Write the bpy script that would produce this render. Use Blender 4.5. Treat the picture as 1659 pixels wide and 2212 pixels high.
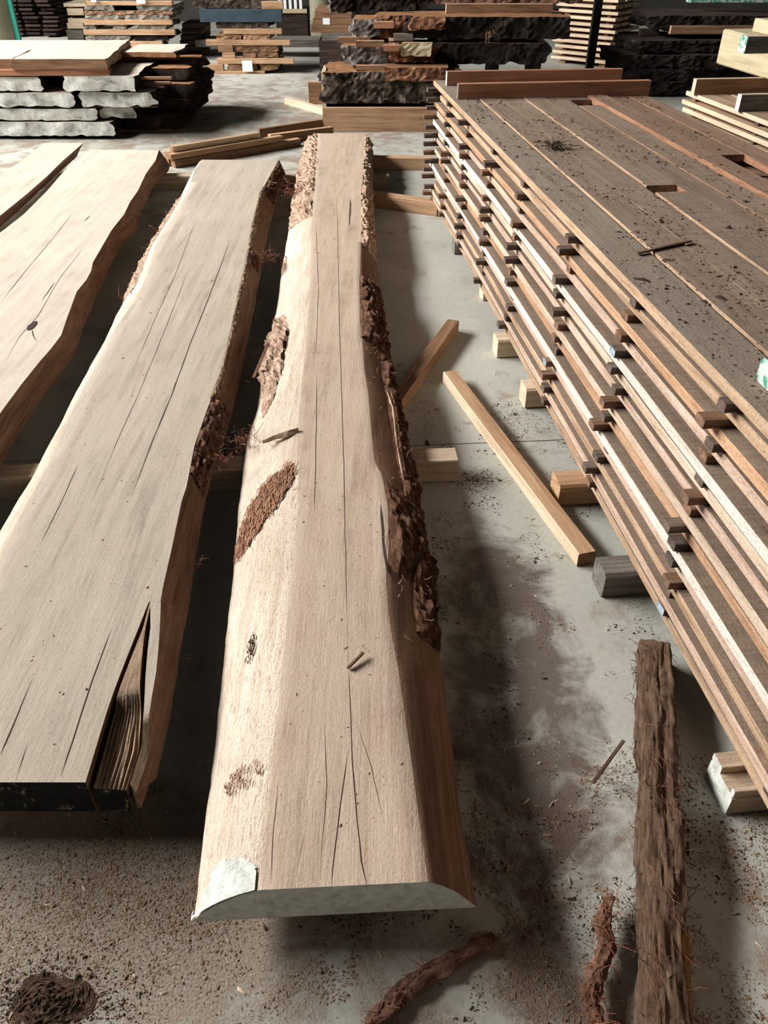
import bpy, bmesh, math, random
import numpy as np
from mathutils import Vector, noise

for o in list(bpy.data.objects):
    bpy.data.objects.remove(o)
S = bpy.context.scene
C = S.collection
rnd = random.Random(7)

# ------------------------------------------------------------------ camera, light, exposure
cam_d = bpy.data.cameras.new('camera'); cam = bpy.data.objects.new('camera', cam_d); C.objects.link(cam)
cam_d.sensor_fit = 'VERTICAL'; cam_d.sensor_height = 36.0; cam_d.lens = 36.0 * 1700 / 2212
cam_d.clip_start = 0.02
cam.location = (0, 0, 1.55); cam.rotation_euler = (math.radians(90 - 36.848), 0, 0)
S.camera = cam

wd = bpy.data.worlds.new('world'); S.world = wd; wd.use_nodes = True
bg = wd.node_tree.nodes['Background']; bg.inputs[0].default_value = (0.80, 0.90, 1.0, 1); bg.inputs[1].default_value = 0.08

def area(name, loc, rot, sx, sy, power, col):
    d = bpy.data.lights.new(name, 'AREA'); d.shape = 'RECTANGLE'; d.size = sx; d.size_y = sy; d.energy = power; d.color = col
    o = bpy.data.objects.new(name, d); C.objects.link(o); o.location = loc; o.rotation_euler = rot
    return o
WX = -11.0          # left wall, with the band of high windows the daylight comes through
for i, yc in enumerate((2.8, 6.6, 10.4)):
    area('daylight_window', (WX + 0.06, yc, 6.1), (0, math.radians(-90 + 24), 0), 3.2, 3.5, 2150, (1.0, 0.985, 0.968))

vs = S.view_settings
vs.view_transform = 'Standard'; vs.look = 'None'; vs.gamma = 1.0; vs.use_curve_mapping = False
vs.exposure = 0.0

# ------------------------------------------------------------------ materials
def lin(r, g, b):
    f = lambda c: ((c / 255 + 0.055) / 1.055) ** 2.4 if c > 10 else c / 255 / 12.92
    return (f(r), f(g), f(b), 1)

def new_mat(name):
    m = bpy.data.materials.new(name); m.use_nodes = True
    nt = m.node_tree; b = nt.nodes['Principled BSDF']
    return m, nt, b
def nd(nt, t, **kw):
    n = nt.nodes.new(t)
    for k, v in kw.items():
        if k.startswith('_'): setattr(n, k[1:], v)
        else: n.inputs[k].default_value = v
    return n
def ramp(nt, fac, stops):
    r = nt.nodes.new('ShaderNodeValToRGB')
    while len(r.color_ramp.elements) < len(stops): r.color_ramp.elements.new(0.5)
    for e, (p, c) in zip(r.color_ramp.elements, stops): e.position = p; e.color = c
    nt.links.new(fac, r.inputs[0]); return r
def mix(nt, fac, a, b, mode='MIX'):
    n = nt.nodes.new('ShaderNodeMix'); n.data_type = 'RGBA'; n.blend_type = mode
    if isinstance(fac, (int, float)): n.inputs[0].default_value = fac
    else: nt.links.new(fac, n.inputs[0])
    for s, v in ((6, a), (7, b)):
        if isinstance(v, tuple): n.inputs[s].default_value = v
        else: nt.links.new(v, n.inputs[s])
    return n.outputs[2]
def coords_(nt, sc, rand=True):
    tc = nt.nodes.new('ShaderNodeTexCoord')
    mp = nt.nodes.new('ShaderNodeMapping'); mp.inputs['Scale'].default_value = sc
    nt.links.new(tc.outputs['Object'], mp.inputs[0])
    if rand:
        oi = nt.nodes.new('ShaderNodeObjectInfo')
        ml = nt.nodes.new('ShaderNodeMath'); ml.operation = 'MULTIPLY'; ml.inputs[1].default_value = 37.0
        nt.links.new(oi.outputs['Random'], ml.inputs[0])
        nt.links.new(ml.outputs[0], mp.inputs['Location'])
    return mp.outputs[0]
coords = coords_
def noise_t(nt, vec, scale, detail=5, rough=0.6, dist=0.0):
    n = nd(nt, 'ShaderNodeTexNoise', Scale=scale, Detail=detail, Roughness=rough, Distortion=dist)
    nt.links.new(vec, n.inputs['Vector']); return n.outputs['Fac']

def wood(name, dark, mid, light, axis='X', grain=1.0, bump=0.25, dust=None, dust_amt=0.5, vary=0.12, rough=0.85, ticks=None, speck=0.35, tickat=0.38, saw=0.0, rand=True):
    coords = lambda nt, sc: coords_(nt, sc, rand)
    """sawn timber: long grain along `axis`, blotches, optional dust film, optional short dark ticks."""
    m, nt, b = new_mat(name)
    k = {'X': (0.9, 14, 14), 'Y': (14, 0.9, 14)}[axis]
    g = noise_t(nt, coords(nt, tuple(v * grain for v in k)), 3.0, 8, 0.65, 0.6)
    col = ramp(nt, g, [(0.30, dark), (0.50, mid), (0.72, light)]).outputs[0]
    big = noise_t(nt, coords(nt, (1.2, 2.2, 2.2) if axis == 'X' else (2.2, 1.2, 2.2)), 1.6, 3)
    col = mix(nt, 0.45, col, ramp(nt, big, [(0.3, (0.62, 0.58, 0.55, 1)), (0.7, (1.12, 1.1, 1.08, 1))]).outputs[0], 'MULTIPLY')
    if dust:
        dn = noise_t(nt, coords(nt, (1, 1, 1)), 7.0, 8, 0.7)
        r = ramp(nt, dn, [(0.5 - dust_amt * 0.35, (0, 0, 0, 1)), (0.5 + 0.28, (1, 1, 1, 1))])
        col = mix(nt, r.outputs[0], col, dust)
    fine = noise_t(nt, coords(nt, tuple(v * 6 * grain for v in k)), 4.0, 4, 0.7)
    if ticks:
        tr = ramp(nt, fine, [(tickat - 0.07, (1, 1, 1, 1)), (tickat, (0, 0, 0, 1))])
        col = mix(nt, tr.outputs[0], col, ticks)
    if saw:
        sw = noise_t(nt, coords(nt, (150, 5, 5) if axis == 'X' else (5, 150, 5)), 1.0, 3)
        col = mix(nt, saw, col, ramp(nt, sw, [(0.35, (0.6, 0.58, 0.56, 1)), (0.6, (1.1, 1.1, 1.1, 1))]).outputs[0], 'MULTIPLY')
    spk = noise_t(nt, coords(nt, (1, 1, 1)), 160.0, 2)
    col = mix(nt, speck, col, ramp(nt, spk, [(0.36, (0.55, 0.5, 0.46, 1)), (0.5, (1, 1, 1, 1))]).outputs[0], 'MULTIPLY')
    oi = nt.nodes.new('ShaderNodeObjectInfo')
    hs = nd(nt, 'ShaderNodeHueSaturation')
    mr = nd(nt, 'ShaderNodeMapRange'); mr.inputs[3].default_value = 1 - vary; mr.inputs[4].default_value = 1 + vary
    (nt.links.new(oi.outputs['Random'], mr.inputs[0]) if rand else None); nt.links.new(mr.outputs[0], hs.inputs['Value'])
    nt.links.new(col, hs.inputs['Color']); nt.links.new(hs.outputs[0], b.inputs['Base Color'])
    b.inputs['Roughness'].default_value = rough; b.inputs['Specular IOR Level'].default_value = 0.25
    ad = nt.nodes.new('ShaderNodeMath'); ad.operation = 'ADD'
    nt.links.new(fine, ad.inputs[0]); nt.links.new(spk, ad.inputs[1])
    bp = nd(nt, 'ShaderNodeBump', Strength=bump, Distance=0.004)
    nt.links.new(ad.outputs[0], bp.inputs['Height']); nt.links.new(bp.outputs[0], b.inputs['Normal'])
    return m

def rough_mat(name, stops, scale=(6, 6, 6), ns=4.0, bump=0.7, dist=0.01, rough=0.95):
    """bark, crumbled surfaces, painted end grain."""
    m, nt, b = new_mat(name)
    v = coords(nt, scale)
    f = noise_t(nt, v, ns, 9, 0.68, 0.4)
    nt.links.new(ramp(nt, f, stops).outputs[0], b.inputs['Base Color'])
    f2 = noise_t(nt, v, ns * 4, 6, 0.7)
    ad = nt.nodes.new('ShaderNodeMath'); ad.operation = 'ADD'
    nt.links.new(f, ad.inputs[0]); nt.links.new(f2, ad.inputs[1])
    bp = nd(nt, 'ShaderNodeBump', Strength=bump, Distance=dist)
    nt.links.new(ad.outputs[0], bp.inputs['Height']); nt.links.new(bp.outputs[0], b.inputs['Normal'])
    b.inputs['Roughness'].default_value = rough; b.inputs['Specular IOR Level'].default_value = 0.2
    return m
def flat(name, c, rough=0.8):
    m, nt, b = new_mat(name); b.inputs['Base Color'].default_value = c; b.inputs['Roughness'].default_value = rough
    return m

L = lin
M = {}
M['slab_top'] = wood('slab_sawn_face', L(150, 128, 110), L(190, 169, 150), L(208, 190, 171), 'Y', 0.7, 0.35, dust=L(196, 176, 155), dust_amt=0.5, vary=0.0, rand=False, speck=0.18)
M['slab_top_pale'] = wood('slab_sawn_face_pale', L(184, 168, 148), L(208, 195, 178), L(220, 209, 193), 'Y', 0.7, 0.3, dust=L(212, 200, 184), dust_amt=0.4, vary=0.0, rand=False, speck=0.18)
M['slab_top_grey'] = wood('slab_sawn_face_greyed', L(150, 138, 124), L(188, 176, 160), L(206, 195, 178), 'Y', 0.7, 0.3, dust=L(186, 172, 154), dust_amt=0.5, vary=0.0, rand=False, speck=0.18)
M['sapwood'] = wood('peeled_sapwood', L(198, 176, 154), L(224, 207, 188), L(236, 221, 204), 'Y', 1.2, 0.8, vary=0.03, ticks=L(156, 122, 98), tickat=0.42)
M['heart_side'] = wood('brown_slab_edge', L(88, 62, 48), L(126, 96, 76), L(152, 122, 100), 'Y', 1.0, 0.5, vary=0.05)
M['split_wood'] = wood('torn_split_wood', L(120, 92, 70), L(178, 152, 126), L(214, 194, 166), 'Y', 2.2, 1.0, vary=0.03)
M['bark_pale'] = rough_mat('dusty_pink_bark', [(0.28, L(112, 80, 62)), (0.44, L(178, 146, 122)), (0.66, L(224, 200, 178))], (20, 6, 20), 3.0)
M['bark_brown'] = rough_mat('brown_stringy_bark', [(0.28, L(44, 26, 19)), (0.5, L(96, 66, 50)), (0.72, L(142, 106, 82))], (26, 4, 26), 3.0)
M['bark_log'] = rough_mat('brown_fibrous_bark', [(0.30, L(52, 38, 30)), (0.5, L(112, 88, 70)), (0.72, L(150, 124, 102))], (5, 40, 40), 3.0, 1.0, 0.008)
M['bark_scar'] = rough_mat('tan_fibrous_scar', [(0.30, L(112, 70, 50)), (0.47, L(172, 126, 98)), (0.68, L(216, 182, 154))], (40, 8, 40), 3.0, 1.0, 0.01)
M['bark_log_bg'] = rough_mat('cracked_brown_grey_bark', [(0.34, L(34, 27, 24)), (0.52, L(90, 76, 66)), (0.70, L(158, 140, 124))], (4, 4, 4), 3.0, 1.0, 0.03)
M['bark_red'] = rough_mat('reddish_bark_fibre', [(0.3, L(76, 52, 42)), (0.5, L(118, 86, 69)), (0.75, L(166, 132, 109))], (14, 14, 14), 3.0)
M['bark_dust'] = rough_mat('brown_bark_dust', [(0.3, L(50, 36, 28)), (0.5, L(92, 70, 54)), (0.7, L(136, 112, 88))], (30, 30, 30), 4.0, 0.8)
M['bark_dark'] = rough_mat('dark_bark', [(0.3, L(16, 12, 11)), (0.55, L(42, 33, 29)), (0.78, L(98, 80, 68))], (3, 3, 3), 3.0, 1.0, 0.03)
M['bark_grey'] = rough_mat('grey_weathered_bark', [(0.32, L(46, 40, 38)), (0.5, L(112, 102, 98)), (0.66, L(206, 198, 194))], (3, 3, 3), 3.0, 1.0, 0.03)
M['burl_orange'] = rough_mat('orange_burl_wood', [(0.36, L(50, 33, 26)), (0.5, L(120, 80, 59)), (0.66, L(190, 146, 112))], (3, 3, 3), 3.0, 0.9, 0.02)
M['burl_top'] = rough_mat('brown_burl_sawn_face', [(0.3, L(104, 70, 46)), (0.55, L(150, 108, 74)), (0.75, L(178, 136, 98))], (4, 4, 4), 3.0, 0.3)
M['end_white'] = rough_mat('white_end_paint', [(0.3, L(176, 176, 166)), (0.5, L(214, 216, 206)), (0.7, L(236, 238, 230))], (14, 14, 14), 3.0, 0.5)
M['end_grey'] = rough_mat('worn_white_end_sealer', [(0.33, L(120, 118, 112)), (0.46, L(188, 188, 180)), (0.62, L(226, 228, 220))], (2.4, 2.4, 3.6), 2.6, 0.5)
M['end_black'] = rough_mat('black_end_paint', [(0.4, L(24, 25, 25)), (0.58, L(40, 40, 38)), (0.64, L(140, 130, 108))], (9, 9, 9), 4.0, 0.4)
M['crack'] = flat('dark_crack', L(58, 40, 32), 1.0)
M['crack_fine'] = flat('hairline_crack', L(112, 88, 72), 1.0)
for n, a, b_, c in (('cream', (178, 152, 128), (212, 190, 168), (226, 208, 188)), ('orange', (146, 108, 78), (188, 150, 118), (208, 174, 142)),
                    ('pink', (168, 136, 116), (202, 176, 156), (218, 194, 176)), ('white', (196, 184, 172), (228, 219, 208), (238, 230, 221)),
                    ('tan', (136, 108, 84), (184, 156, 128), (206, 180, 152)), ('rust', (116, 82, 62), (156, 114, 86), (180, 140, 110))):
    M['edge_' + n] = wood('sawn_edge_' + n, L(*a), L(*b_), L(*c), 'X', 1.0, 0.5, vary=0.05, ticks=L(124, 90, 68), tickat=0.40, speck=0.5)
M['plank_top'] = wood('dusty_plank_face', L(112, 94, 80), L(150, 131, 114), L(170, 151, 134), 'X', 0.8, 0.35, dust=L(136, 117, 100), dust_amt=0.7, vary=0.09, saw=0.5)
M['plank_top_red'] = wood('dusty_reddish_plank_face', L(110, 82, 68), L(148, 118, 98), L(168, 138, 118), 'X', 0.8, 0.35, dust=L(140, 117, 99), dust_amt=0.7, vary=0.08)
M['plank_top_grey'] = wood('grey_stained_plank_face', L(116, 104, 93), L(148, 134, 119), L(164, 152, 138), 'X', 0.8, 0.35, dust=L(134, 120, 106), dust_amt=0.7, vary=0.08)
M['stick_grey'] = wood('weathered_sticker_grey', L(66, 55, 48), L(102, 88, 78), L(132, 118, 106), 'X', 1.2, 0.5, vary=0.15)
M['stick_brown'] = wood('sticker_brown', L(84, 62, 48), L(124, 96, 76), L(152, 124, 102), 'X', 1.2, 0.5, vary=0.15)
M['timber'] = wood('sawn_timber', L(144, 108, 78), L(188, 152, 118), L(210, 178, 144), 'X', 0.9, 0.35, vary=0.06)
M['timber_red'] = wood('planed_reddish_timber', L(134, 90, 66), L(170, 122, 94), L(192, 146, 116), 'X', 0.6, 0.15, vary=0.05)
M['timber_pale'] = wood('pale_timber', L(186, 160, 132), L(216, 196, 168), L(230, 214, 188), 'X', 0.9, 0.3, vary=0.05)
M['timber_brown'] = wood('brown_timber', L(92, 66, 48), L(136, 104, 78), L(164, 130, 100), 'X', 0.9, 0.3, vary=0.08)
M['timber_dusty'] = wood('dusty_bearer_timber', L(150, 128, 106), L(186, 166, 142), L(206, 188, 166), 'X', 0.9, 0.3, vary=0.04)
M['timber_grey'] = wood('weathered_grey_timber', L(74, 70, 66), L(116, 110, 102), L(150, 144, 134), 'X', 1.2, 0.6, vary=0.08)
M['cant_yellow'] = wood('pale_yellow_cant', L(164, 150, 118), L(192, 180, 148), L(208, 198, 168), 'X', 0.5, 0.3, vary=0.04)
M['cant_yellow_y'] = wood('pale_yellow_cant_side', L(164, 150, 118), L(192, 180, 148), L(208, 198, 168), 'X', 0.5, 0.3, vary=0.04)
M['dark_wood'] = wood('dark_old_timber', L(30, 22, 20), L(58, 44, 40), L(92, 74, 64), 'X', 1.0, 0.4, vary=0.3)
M['grey_slab'] = rough_mat('grey_dusty_slab', [(0.3, L(70, 66, 60)), (0.5, L(128, 122, 112)), (0.7, L(172, 166, 154))], (3, 3, 3), 3.0, 0.6)
M['teal_paint'] = rough_mat('dark_blue_grey_paint', [(0.3, L(44, 58, 66)), (0.7, L(66, 84, 94))], (3, 3, 3), 3.0, 0.1, rough=0.6)
M['green_paint'] = rough_mat('green_paint', [(0.47, L(196, 204, 196)), (0.52, L(62, 142, 112)), (0.7, L(80, 160, 128))], (6, 6, 6), 4.0, 0.3, rough=0.6)
M['green_trim'] = flat('green_trim_paint', L(40, 150, 130), 0.5)
M['blue_end'] = rough_mat('pale_blue_end_paint', [(0.35, L(96, 112, 126)), (0.6, L(168, 184, 196))], (20, 20, 20), 4.0, 0.2)
M['column'] = rough_mat('olive_grey_column_paint', [(0.3, L(128, 124, 104)), (0.7, L(160, 156, 132))], (2, 2, 2), 2.0, 0.1, rough=0.7)
M['steel_dark'] = flat('dark_steel', L(34, 26, 24), 0.6)
M['paper'] = flat('white_paper', L(238, 240, 242), 0.9)
M['wall'] = rough_mat('corrugated_wall_paint', [(0.3, L(48, 46, 44)), (0.7, L(64, 62, 58))], (1, 1, 1), 2.0, 0.1)
M['roof'] = rough_mat('dark_roof_sheet', [(0.3, L(36, 36, 36)), (0.7, L(48, 48, 48))], (1, 1, 1), 2.0, 0.1)
M['chip_dark'] = flat('dark_bark_crumb', L(62, 42, 32), 1.0)
M['chip_tan'] = flat('tan_sawdust_chip', L(142, 116, 92), 1.0)
M['chip_pale'] = flat('pale_splinter', L(206, 186, 160), 1.0)
M['fibre_tan'] = flat('tan_fibre', L(164, 124, 96), 1.0)
M['fibre_red'] = flat('red_brown_fibre', L(126, 78, 58), 1.0)
M['fibre_dark'] = flat('dark_fibre', L(78, 50, 38), 1.0)
M['yellow_wood'] = wood('torn_yellow_wood', L(110, 76, 40), L(160, 120, 70), L(196, 160, 104), 'X', 2.0, 1.0, vary=0.03)
g_ = M['glass'] = bpy.data.materials.new('window_glass'); g_.use_nodes = True
g_.node_tree.nodes['Principled BSDF'].inputs['Transmission Weight'].default_value = 1.0
g_.node_tree.nodes['Principled BSDF'].inputs['Roughness'].default_value = 0.1

def floor_mat():
    m, nt, b = new_mat('dusty_concrete')
    v = coords(nt, (1, 1, 1), rand=False)
    n1 = noise_t(nt, v, 0.9, 6, 0.6, 0.3)
    n2 = noise_t(nt, v, 5.0, 10, 0.68, 0.5)
    n3 = noise_t(nt, v, 60.0, 3, 0.6)
    n4 = noise_t(nt, v, 190.0, 2, 0.6)
    conc = ramp(nt, n1, [(0.3, L(156, 155, 145)), (0.5, L(176, 175, 165)), (0.7, L(192, 191, 180))]).outputs[0]
    conc = mix(nt, 0.35, conc, ramp(nt, n3, [(0.3, (0.7, 0.68, 0.66, 1)), (0.6, (1.06, 1.06, 1.06, 1))]).outputs[0], 'MULTIPLY')
    # sawdust film: thicker in the near-left, patchy elsewhere
    sep = nt.nodes.new('ShaderNodeSeparateXYZ'); nt.links.new(v, sep.inputs[0])
    def math_(op, a, b_=None, clamp=False):
        n = nt.nodes.new('ShaderNodeMath'); n.operation = op; n.use_clamp = clamp
        for i, q in enumerate((a, b_)):
            if q is None: continue
            if isinstance(q, (int, float)): n.inputs[i].default_value = q
            else: nt.links.new(q, n.inputs[i])
        return n.outputs[0]
    def blob(cx, cy, rx, ry):
        dx = math_('DIVIDE', math_('SUBTRACT', sep.outputs[0], cx), rx); dy = math_('DIVIDE', math_('SUBTRACT', sep.outputs[1], cy), ry)
        d = math_('ADD', math_('MULTIPLY', dx, dx), math_('MULTIPLY', dy, dy))
        return math_('SUBTRACT', 1.0, d, True)
    dustw = math_('ADD', math_('MULTIPLY', blob(-0.62, 0.80, 0.55, 0.36), 0.32), math_('MULTIPLY', blob(0.2, 0.55, 0.9, 0.75), 0.13))
    dustw = math_('ADD', dustw, math_('MULTIPLY', blob(-2.0, 8.3, 5.0, 4.0), 0.15))
    dust = ramp(nt, math_('ADD', n2, dustw), [(0.56, (0, 0, 0, 1)), (0.70, (1, 1, 1, 1))]).outputs[0]
    dcol = ramp(nt, n4, [(0.3, L(96, 78, 64)), (0.5, L(132, 112, 94)), (0.72, L(160, 140, 120))]).outputs[0]
    col = mix(nt, math_('MULTIPLY', dust, 0.75), conc, dcol)
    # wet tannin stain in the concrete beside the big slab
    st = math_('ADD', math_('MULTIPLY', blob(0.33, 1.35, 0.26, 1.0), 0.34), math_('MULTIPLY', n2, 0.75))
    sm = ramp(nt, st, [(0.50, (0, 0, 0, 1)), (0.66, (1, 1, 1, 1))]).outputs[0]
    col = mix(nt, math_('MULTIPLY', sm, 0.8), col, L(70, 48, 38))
    nt.links.new(col, b.inputs['Base Color'])
    b.inputs['Roughness'].default_value = 0.8; b.inputs['Specular IOR Level'].default_value = 0.3
    hh = math_('ADD', math_('MULTIPLY', n4, math_('ADD', math_('MULTIPLY', dust, 0.8), 0.1)), math_('MULTIPLY', n3, 0.3))
    bp = nd(nt, 'ShaderNodeBump', Strength=0.5, Distance=0.004)
    nt.links.new(hh, bp.inputs['Height']); nt.links.new(bp.outputs[0], b.inputs['Normal'])
    return m
M['floor'] = floor_mat()

# ------------------------------------------------------------------ helpers
def link(name, me, mats, parent=None, loc=(0, 0, 0), rz=0.0):
    o = bpy.data.objects.new(name, me); C.objects.link(o)
    if not isinstance(mats, (list, tuple)): mats = [mats]
    if len(me.materials) == 0:
        for k in mats: me.materials.append(M[k])
    o.location = loc; o.rotation_euler = (0, 0, rz)
    if parent is not None:
        o.parent = parent
    return o
def tag(o, label, cat, group=None, kind=None):
    o['label'] = label
    if cat: o['category'] = cat
    if group: o['group'] = group
    if kind: o['kind'] = kind
    return o
def mk(name, verts, faces, mats, parent=None, idx=None, smooth=None, loc=(0, 0, 0), rz=0.0):
    me = bpy.data.meshes.new(name); me.from_pydata(verts, [], faces)
    if idx is not None: me.polygons.foreach_set('material_index', idx)
    if smooth is not None:
        me.shade_smooth()
        me.set_sharp_from_angle(angle=math.radians(smooth))
    me.update()
    return link(name, me, mats, parent, loc, rz)
def empty(name, loc, label, cat, group=None, rz=0.0):
    o = bpy.data.objects.new(name, None); C.objects.link(o); o.location = loc; o.rotation_euler = (0, 0, rz); o.empty_display_size = 0.1
    return tag(o, label, cat, group)
def N(*p): return noise.noise(Vector(p))

def board_mesh(name, ln, w, h, ch=0.003, seg=1, wob=0.0, seed=0.0, zend=0.0):
    """a bevelled stick along +X from its near end, base at z=0; slots: 0 sides, 1 top, 2 ends"""
    cs = [(-w / 2 + ch, 0), (w / 2 - ch, 0), (w / 2, ch), (w / 2, h - ch), (w / 2 - ch, h), (-w / 2 + ch, h), (-w / 2, h - ch), (-w / 2, ch)]
    V, F, I = [], [], []
    for i in range(seg + 1):
        x = ln * i / seg
        for j, (y, z) in enumerate(cs):
            q = wob * N(x * 2.3, j * 0.4 + seed, seed * 1.7); q2 = wob * 0.5 * N(x * 3.1, seed + 9, j * 0.3)
            V.append((x, y + q, max(0, z + (q2 if z > h / 2 else 0))))
    for i in range(seg):
        for j in range(8):
            a = i * 8 + j; b = i * 8 + (j + 1) % 8
            F.append((a, a + 8, b + 8, b)); I.append(1 if j in (4,) else 0)
    F.append(tuple(range(7, -1, -1)) if False else tuple(range(8))); I.append(2)
    F.append(tuple(range(seg * 8 + 7, seg * 8 - 1, -1))); I.append(2)
    me = bpy.data.meshes.new(name); me.from_pydata(V, [], F); me.polygons.foreach_set('material_index', I)
    bm = bmesh.new(); bm.from_mesh(me); bmesh.ops.recalc_face_normals(bm, faces=bm.faces); bm.to_mesh(me); bm.free()
    me.update(); return me
def stick(name, p0, p1, w, h, mats, label=None, cat=None, group=None, parent=None, ch=0.003, seg=1, wob=0.0, tilt=None):
    """board between two base-centre points"""
    p0 = Vector(p0); p1 = Vector(p1); d = p1 - p0; ln = d.length
    if isinstance(mats, str): mats = (mats,) * 3
    me = board_mesh(name, ln, w, h, ch, seg, wob, rnd.random() * 50)
    o = link(name, me, mats, parent, p0)
    o.rotation_euler = (0, -math.asin(d.z / ln), math.atan2(d.y, d.x))
    if label: tag(o, label, cat, group)
    return o
def bx(name, dims, mats, label=None, cat=None, group=None, depth=1.0, y=0.0, yaw=0.0, parent=None, ch=0.004):
    """timber seen from the side: dims = x0,x1,z0,z1 of its face at distance y"""
    x0, x1, z0, z1 = dims
    z0 = max(z0, 0.0)
    return stick(name, (x0, y + depth / 2, z0), (x1, y + depth / 2 + math.tan(yaw) * (x1 - x0), z0), depth, z1 - z0, mats, label, cat, group, parent, ch)

def block(name, dims, y, depth, mats, label=None, cat='slab', group=None, amp=0.02, cuts=7, fr=5.0, parent=None, yaw=0.0, taper=0.0, lean=0.0, rugged=False):
    """irregular sawn slab or log piece; mats = (bark sides, sawn top, front end); dims = x0,x1,z0,z1"""
    x0, x1, z0, z1 = dims; z0 = max(z0, 0.0)
    w, h = x1 - x0, z1 - z0; sd = rnd.random() * 90
    nx = max(5, min(40, int(w / 0.035))); ny = max(3, min(14, int(depth / 0.1))); nz = 5 if h < 0.2 else 8
    bm = bmesh.new()
    gx = [i / nx for i in range(nx + 1)]; gy = [i / ny for i in range(ny + 1)]; gz = [i / nz for i in range(nz + 1)]
    cache = {}
    def v(i, j, k):
        if (i, j, k) in cache: return cache[(i, j, k)]
        x, y_, z = gx[i] * w - w / 2, gy[j] * depth, gz[k] * h
        dx = amp * N(x * fr + sd, y_ * fr * 0.7, z * fr * 2) + amp * 0.5 * N(x * fr * 3, y_ * fr * 2 + sd, z * fr * 4)
        dy = amp * N(x * fr, y_ * fr + sd, z * fr + 7)
        if i in (0, nx): x += dx * (1.0 if 0 < k < nz else 1.25) + (taper * (gz[k] - 0.5) * (1 if i == 0 else -1))
        if j in (0, ny): y_ += dy * 0.5 + (amp * 0.7 * abs(N(x * 14 + sd, z * 22, 3.0)) + amp * 0.35 * N(x * 40, z * 50, sd) if rugged else 0.0)
        if k == nz: z += 0.12 * amp * N(x * 3, y_ * 3, sd)
        if k == 0: z += max(0, amp * 0.8 * N(x * fr * 1.4, y_ * 2, sd))
        if 0 < k < nz and i in (0, nx): x += (0.35 * amp) * (1 if i else -1)
        x += lean * y_
        cache[(i, j, k)] = bm.verts.new((x, y_, z)); return cache[(i, j, k)]
    def quad(a, b, c, d, m):
        f = bm.faces.new((a, b, c, d)); f.material_index = m
    for i in range(nx):
        for k in range(nz):
            quad(v(i, 0, k), v(i + 1, 0, k), v(i + 1, 0, k + 1), v(i, 0, k + 1), 2); quad(v(i, ny, k), v(i, ny, k + 1), v(i + 1, ny, k + 1), v(i + 1, ny, k), 0)
        for j in range(ny):
            quad(v(i, j, nz), v(i + 1, j, nz), v(i + 1, j + 1, nz), v(i, j + 1, nz), 1); quad(v(i, j, 0), v(i, j + 1, 0), v(i + 1, j + 1, 0), v(i + 1, j, 0), 0)
    for j in range(ny):
        for k in range(nz):
            quad(v(0, j, k), v(0, j, k + 1), v(0, j + 1, k + 1), v(0, j + 1, k), 0); quad(v(nx, j, k), v(nx, j + 1, k), v(nx, j + 1, k + 1), v(nx, j, k + 1), 0)
    me = bpy.data.meshes.new(name); bm.to_mesh(me); bm.free()
    o = link(name, me, mats, parent, ((x0 + x1) / 2, y, z0), yaw)
    if label: tag(o, label, cat, group)
    return o

def interp(pts, y, k=0):
    pts = sorted(pts, key=lambda p: p[1])
    if y <= pts[0][1]:
        a, b = pts[0], pts[1]
    elif y >= pts[-1][1]:
        a, b = pts[-2], pts[-1]
    else:
        for a, b in zip(pts, pts[1:]):
            if a[1] <= y <= b[1]: break
    t = (y - a[1]) / max(1e-6, b[1] - a[1])
    return a[0] + (b[0] - a[0]) * t

ZB, ZT = 0.09, 0.19
class Wane:
    def __init__(s, top, bot, side, zt=ZT, zb=ZB, bulge=0.30): s.t, s.b, s.s, s.zt, s.zb, s.bu = top, bot, side, zt, zb, bulge
    def at(s, y, q):
        """q=0 at the top arris, 1 at the bottom edge"""
        xt, xb = interp(s.t, y), interp(s.b, y)
        x = xt + (xb - xt) * (q * (1 - s.bu) + s.bu * math.sin(q * math.pi / 2)); z = s.zt + (s.zb - s.zt) * (q * (1 - s.bu) + s.bu * (1 - math.cos(q * math.pi / 2)))
        return Vector((x, y, z))
    def nrm(s, y, q):
        a, b = s.at(y, max(0, q - 0.1)), s.at(y, min(1, q + 0.1)); d = b - a
        n = Vector((-d.z, 0, d.x)) if s.s > 0 else Vector((d.z, 0, -d.x))
        n.normalize()
        if n.x * s.s < 0 and abs(n.x) > 0.1: n = -n
        if abs(n.x) <= 0.1 and n.z < 0: n = -n
        return n
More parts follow.
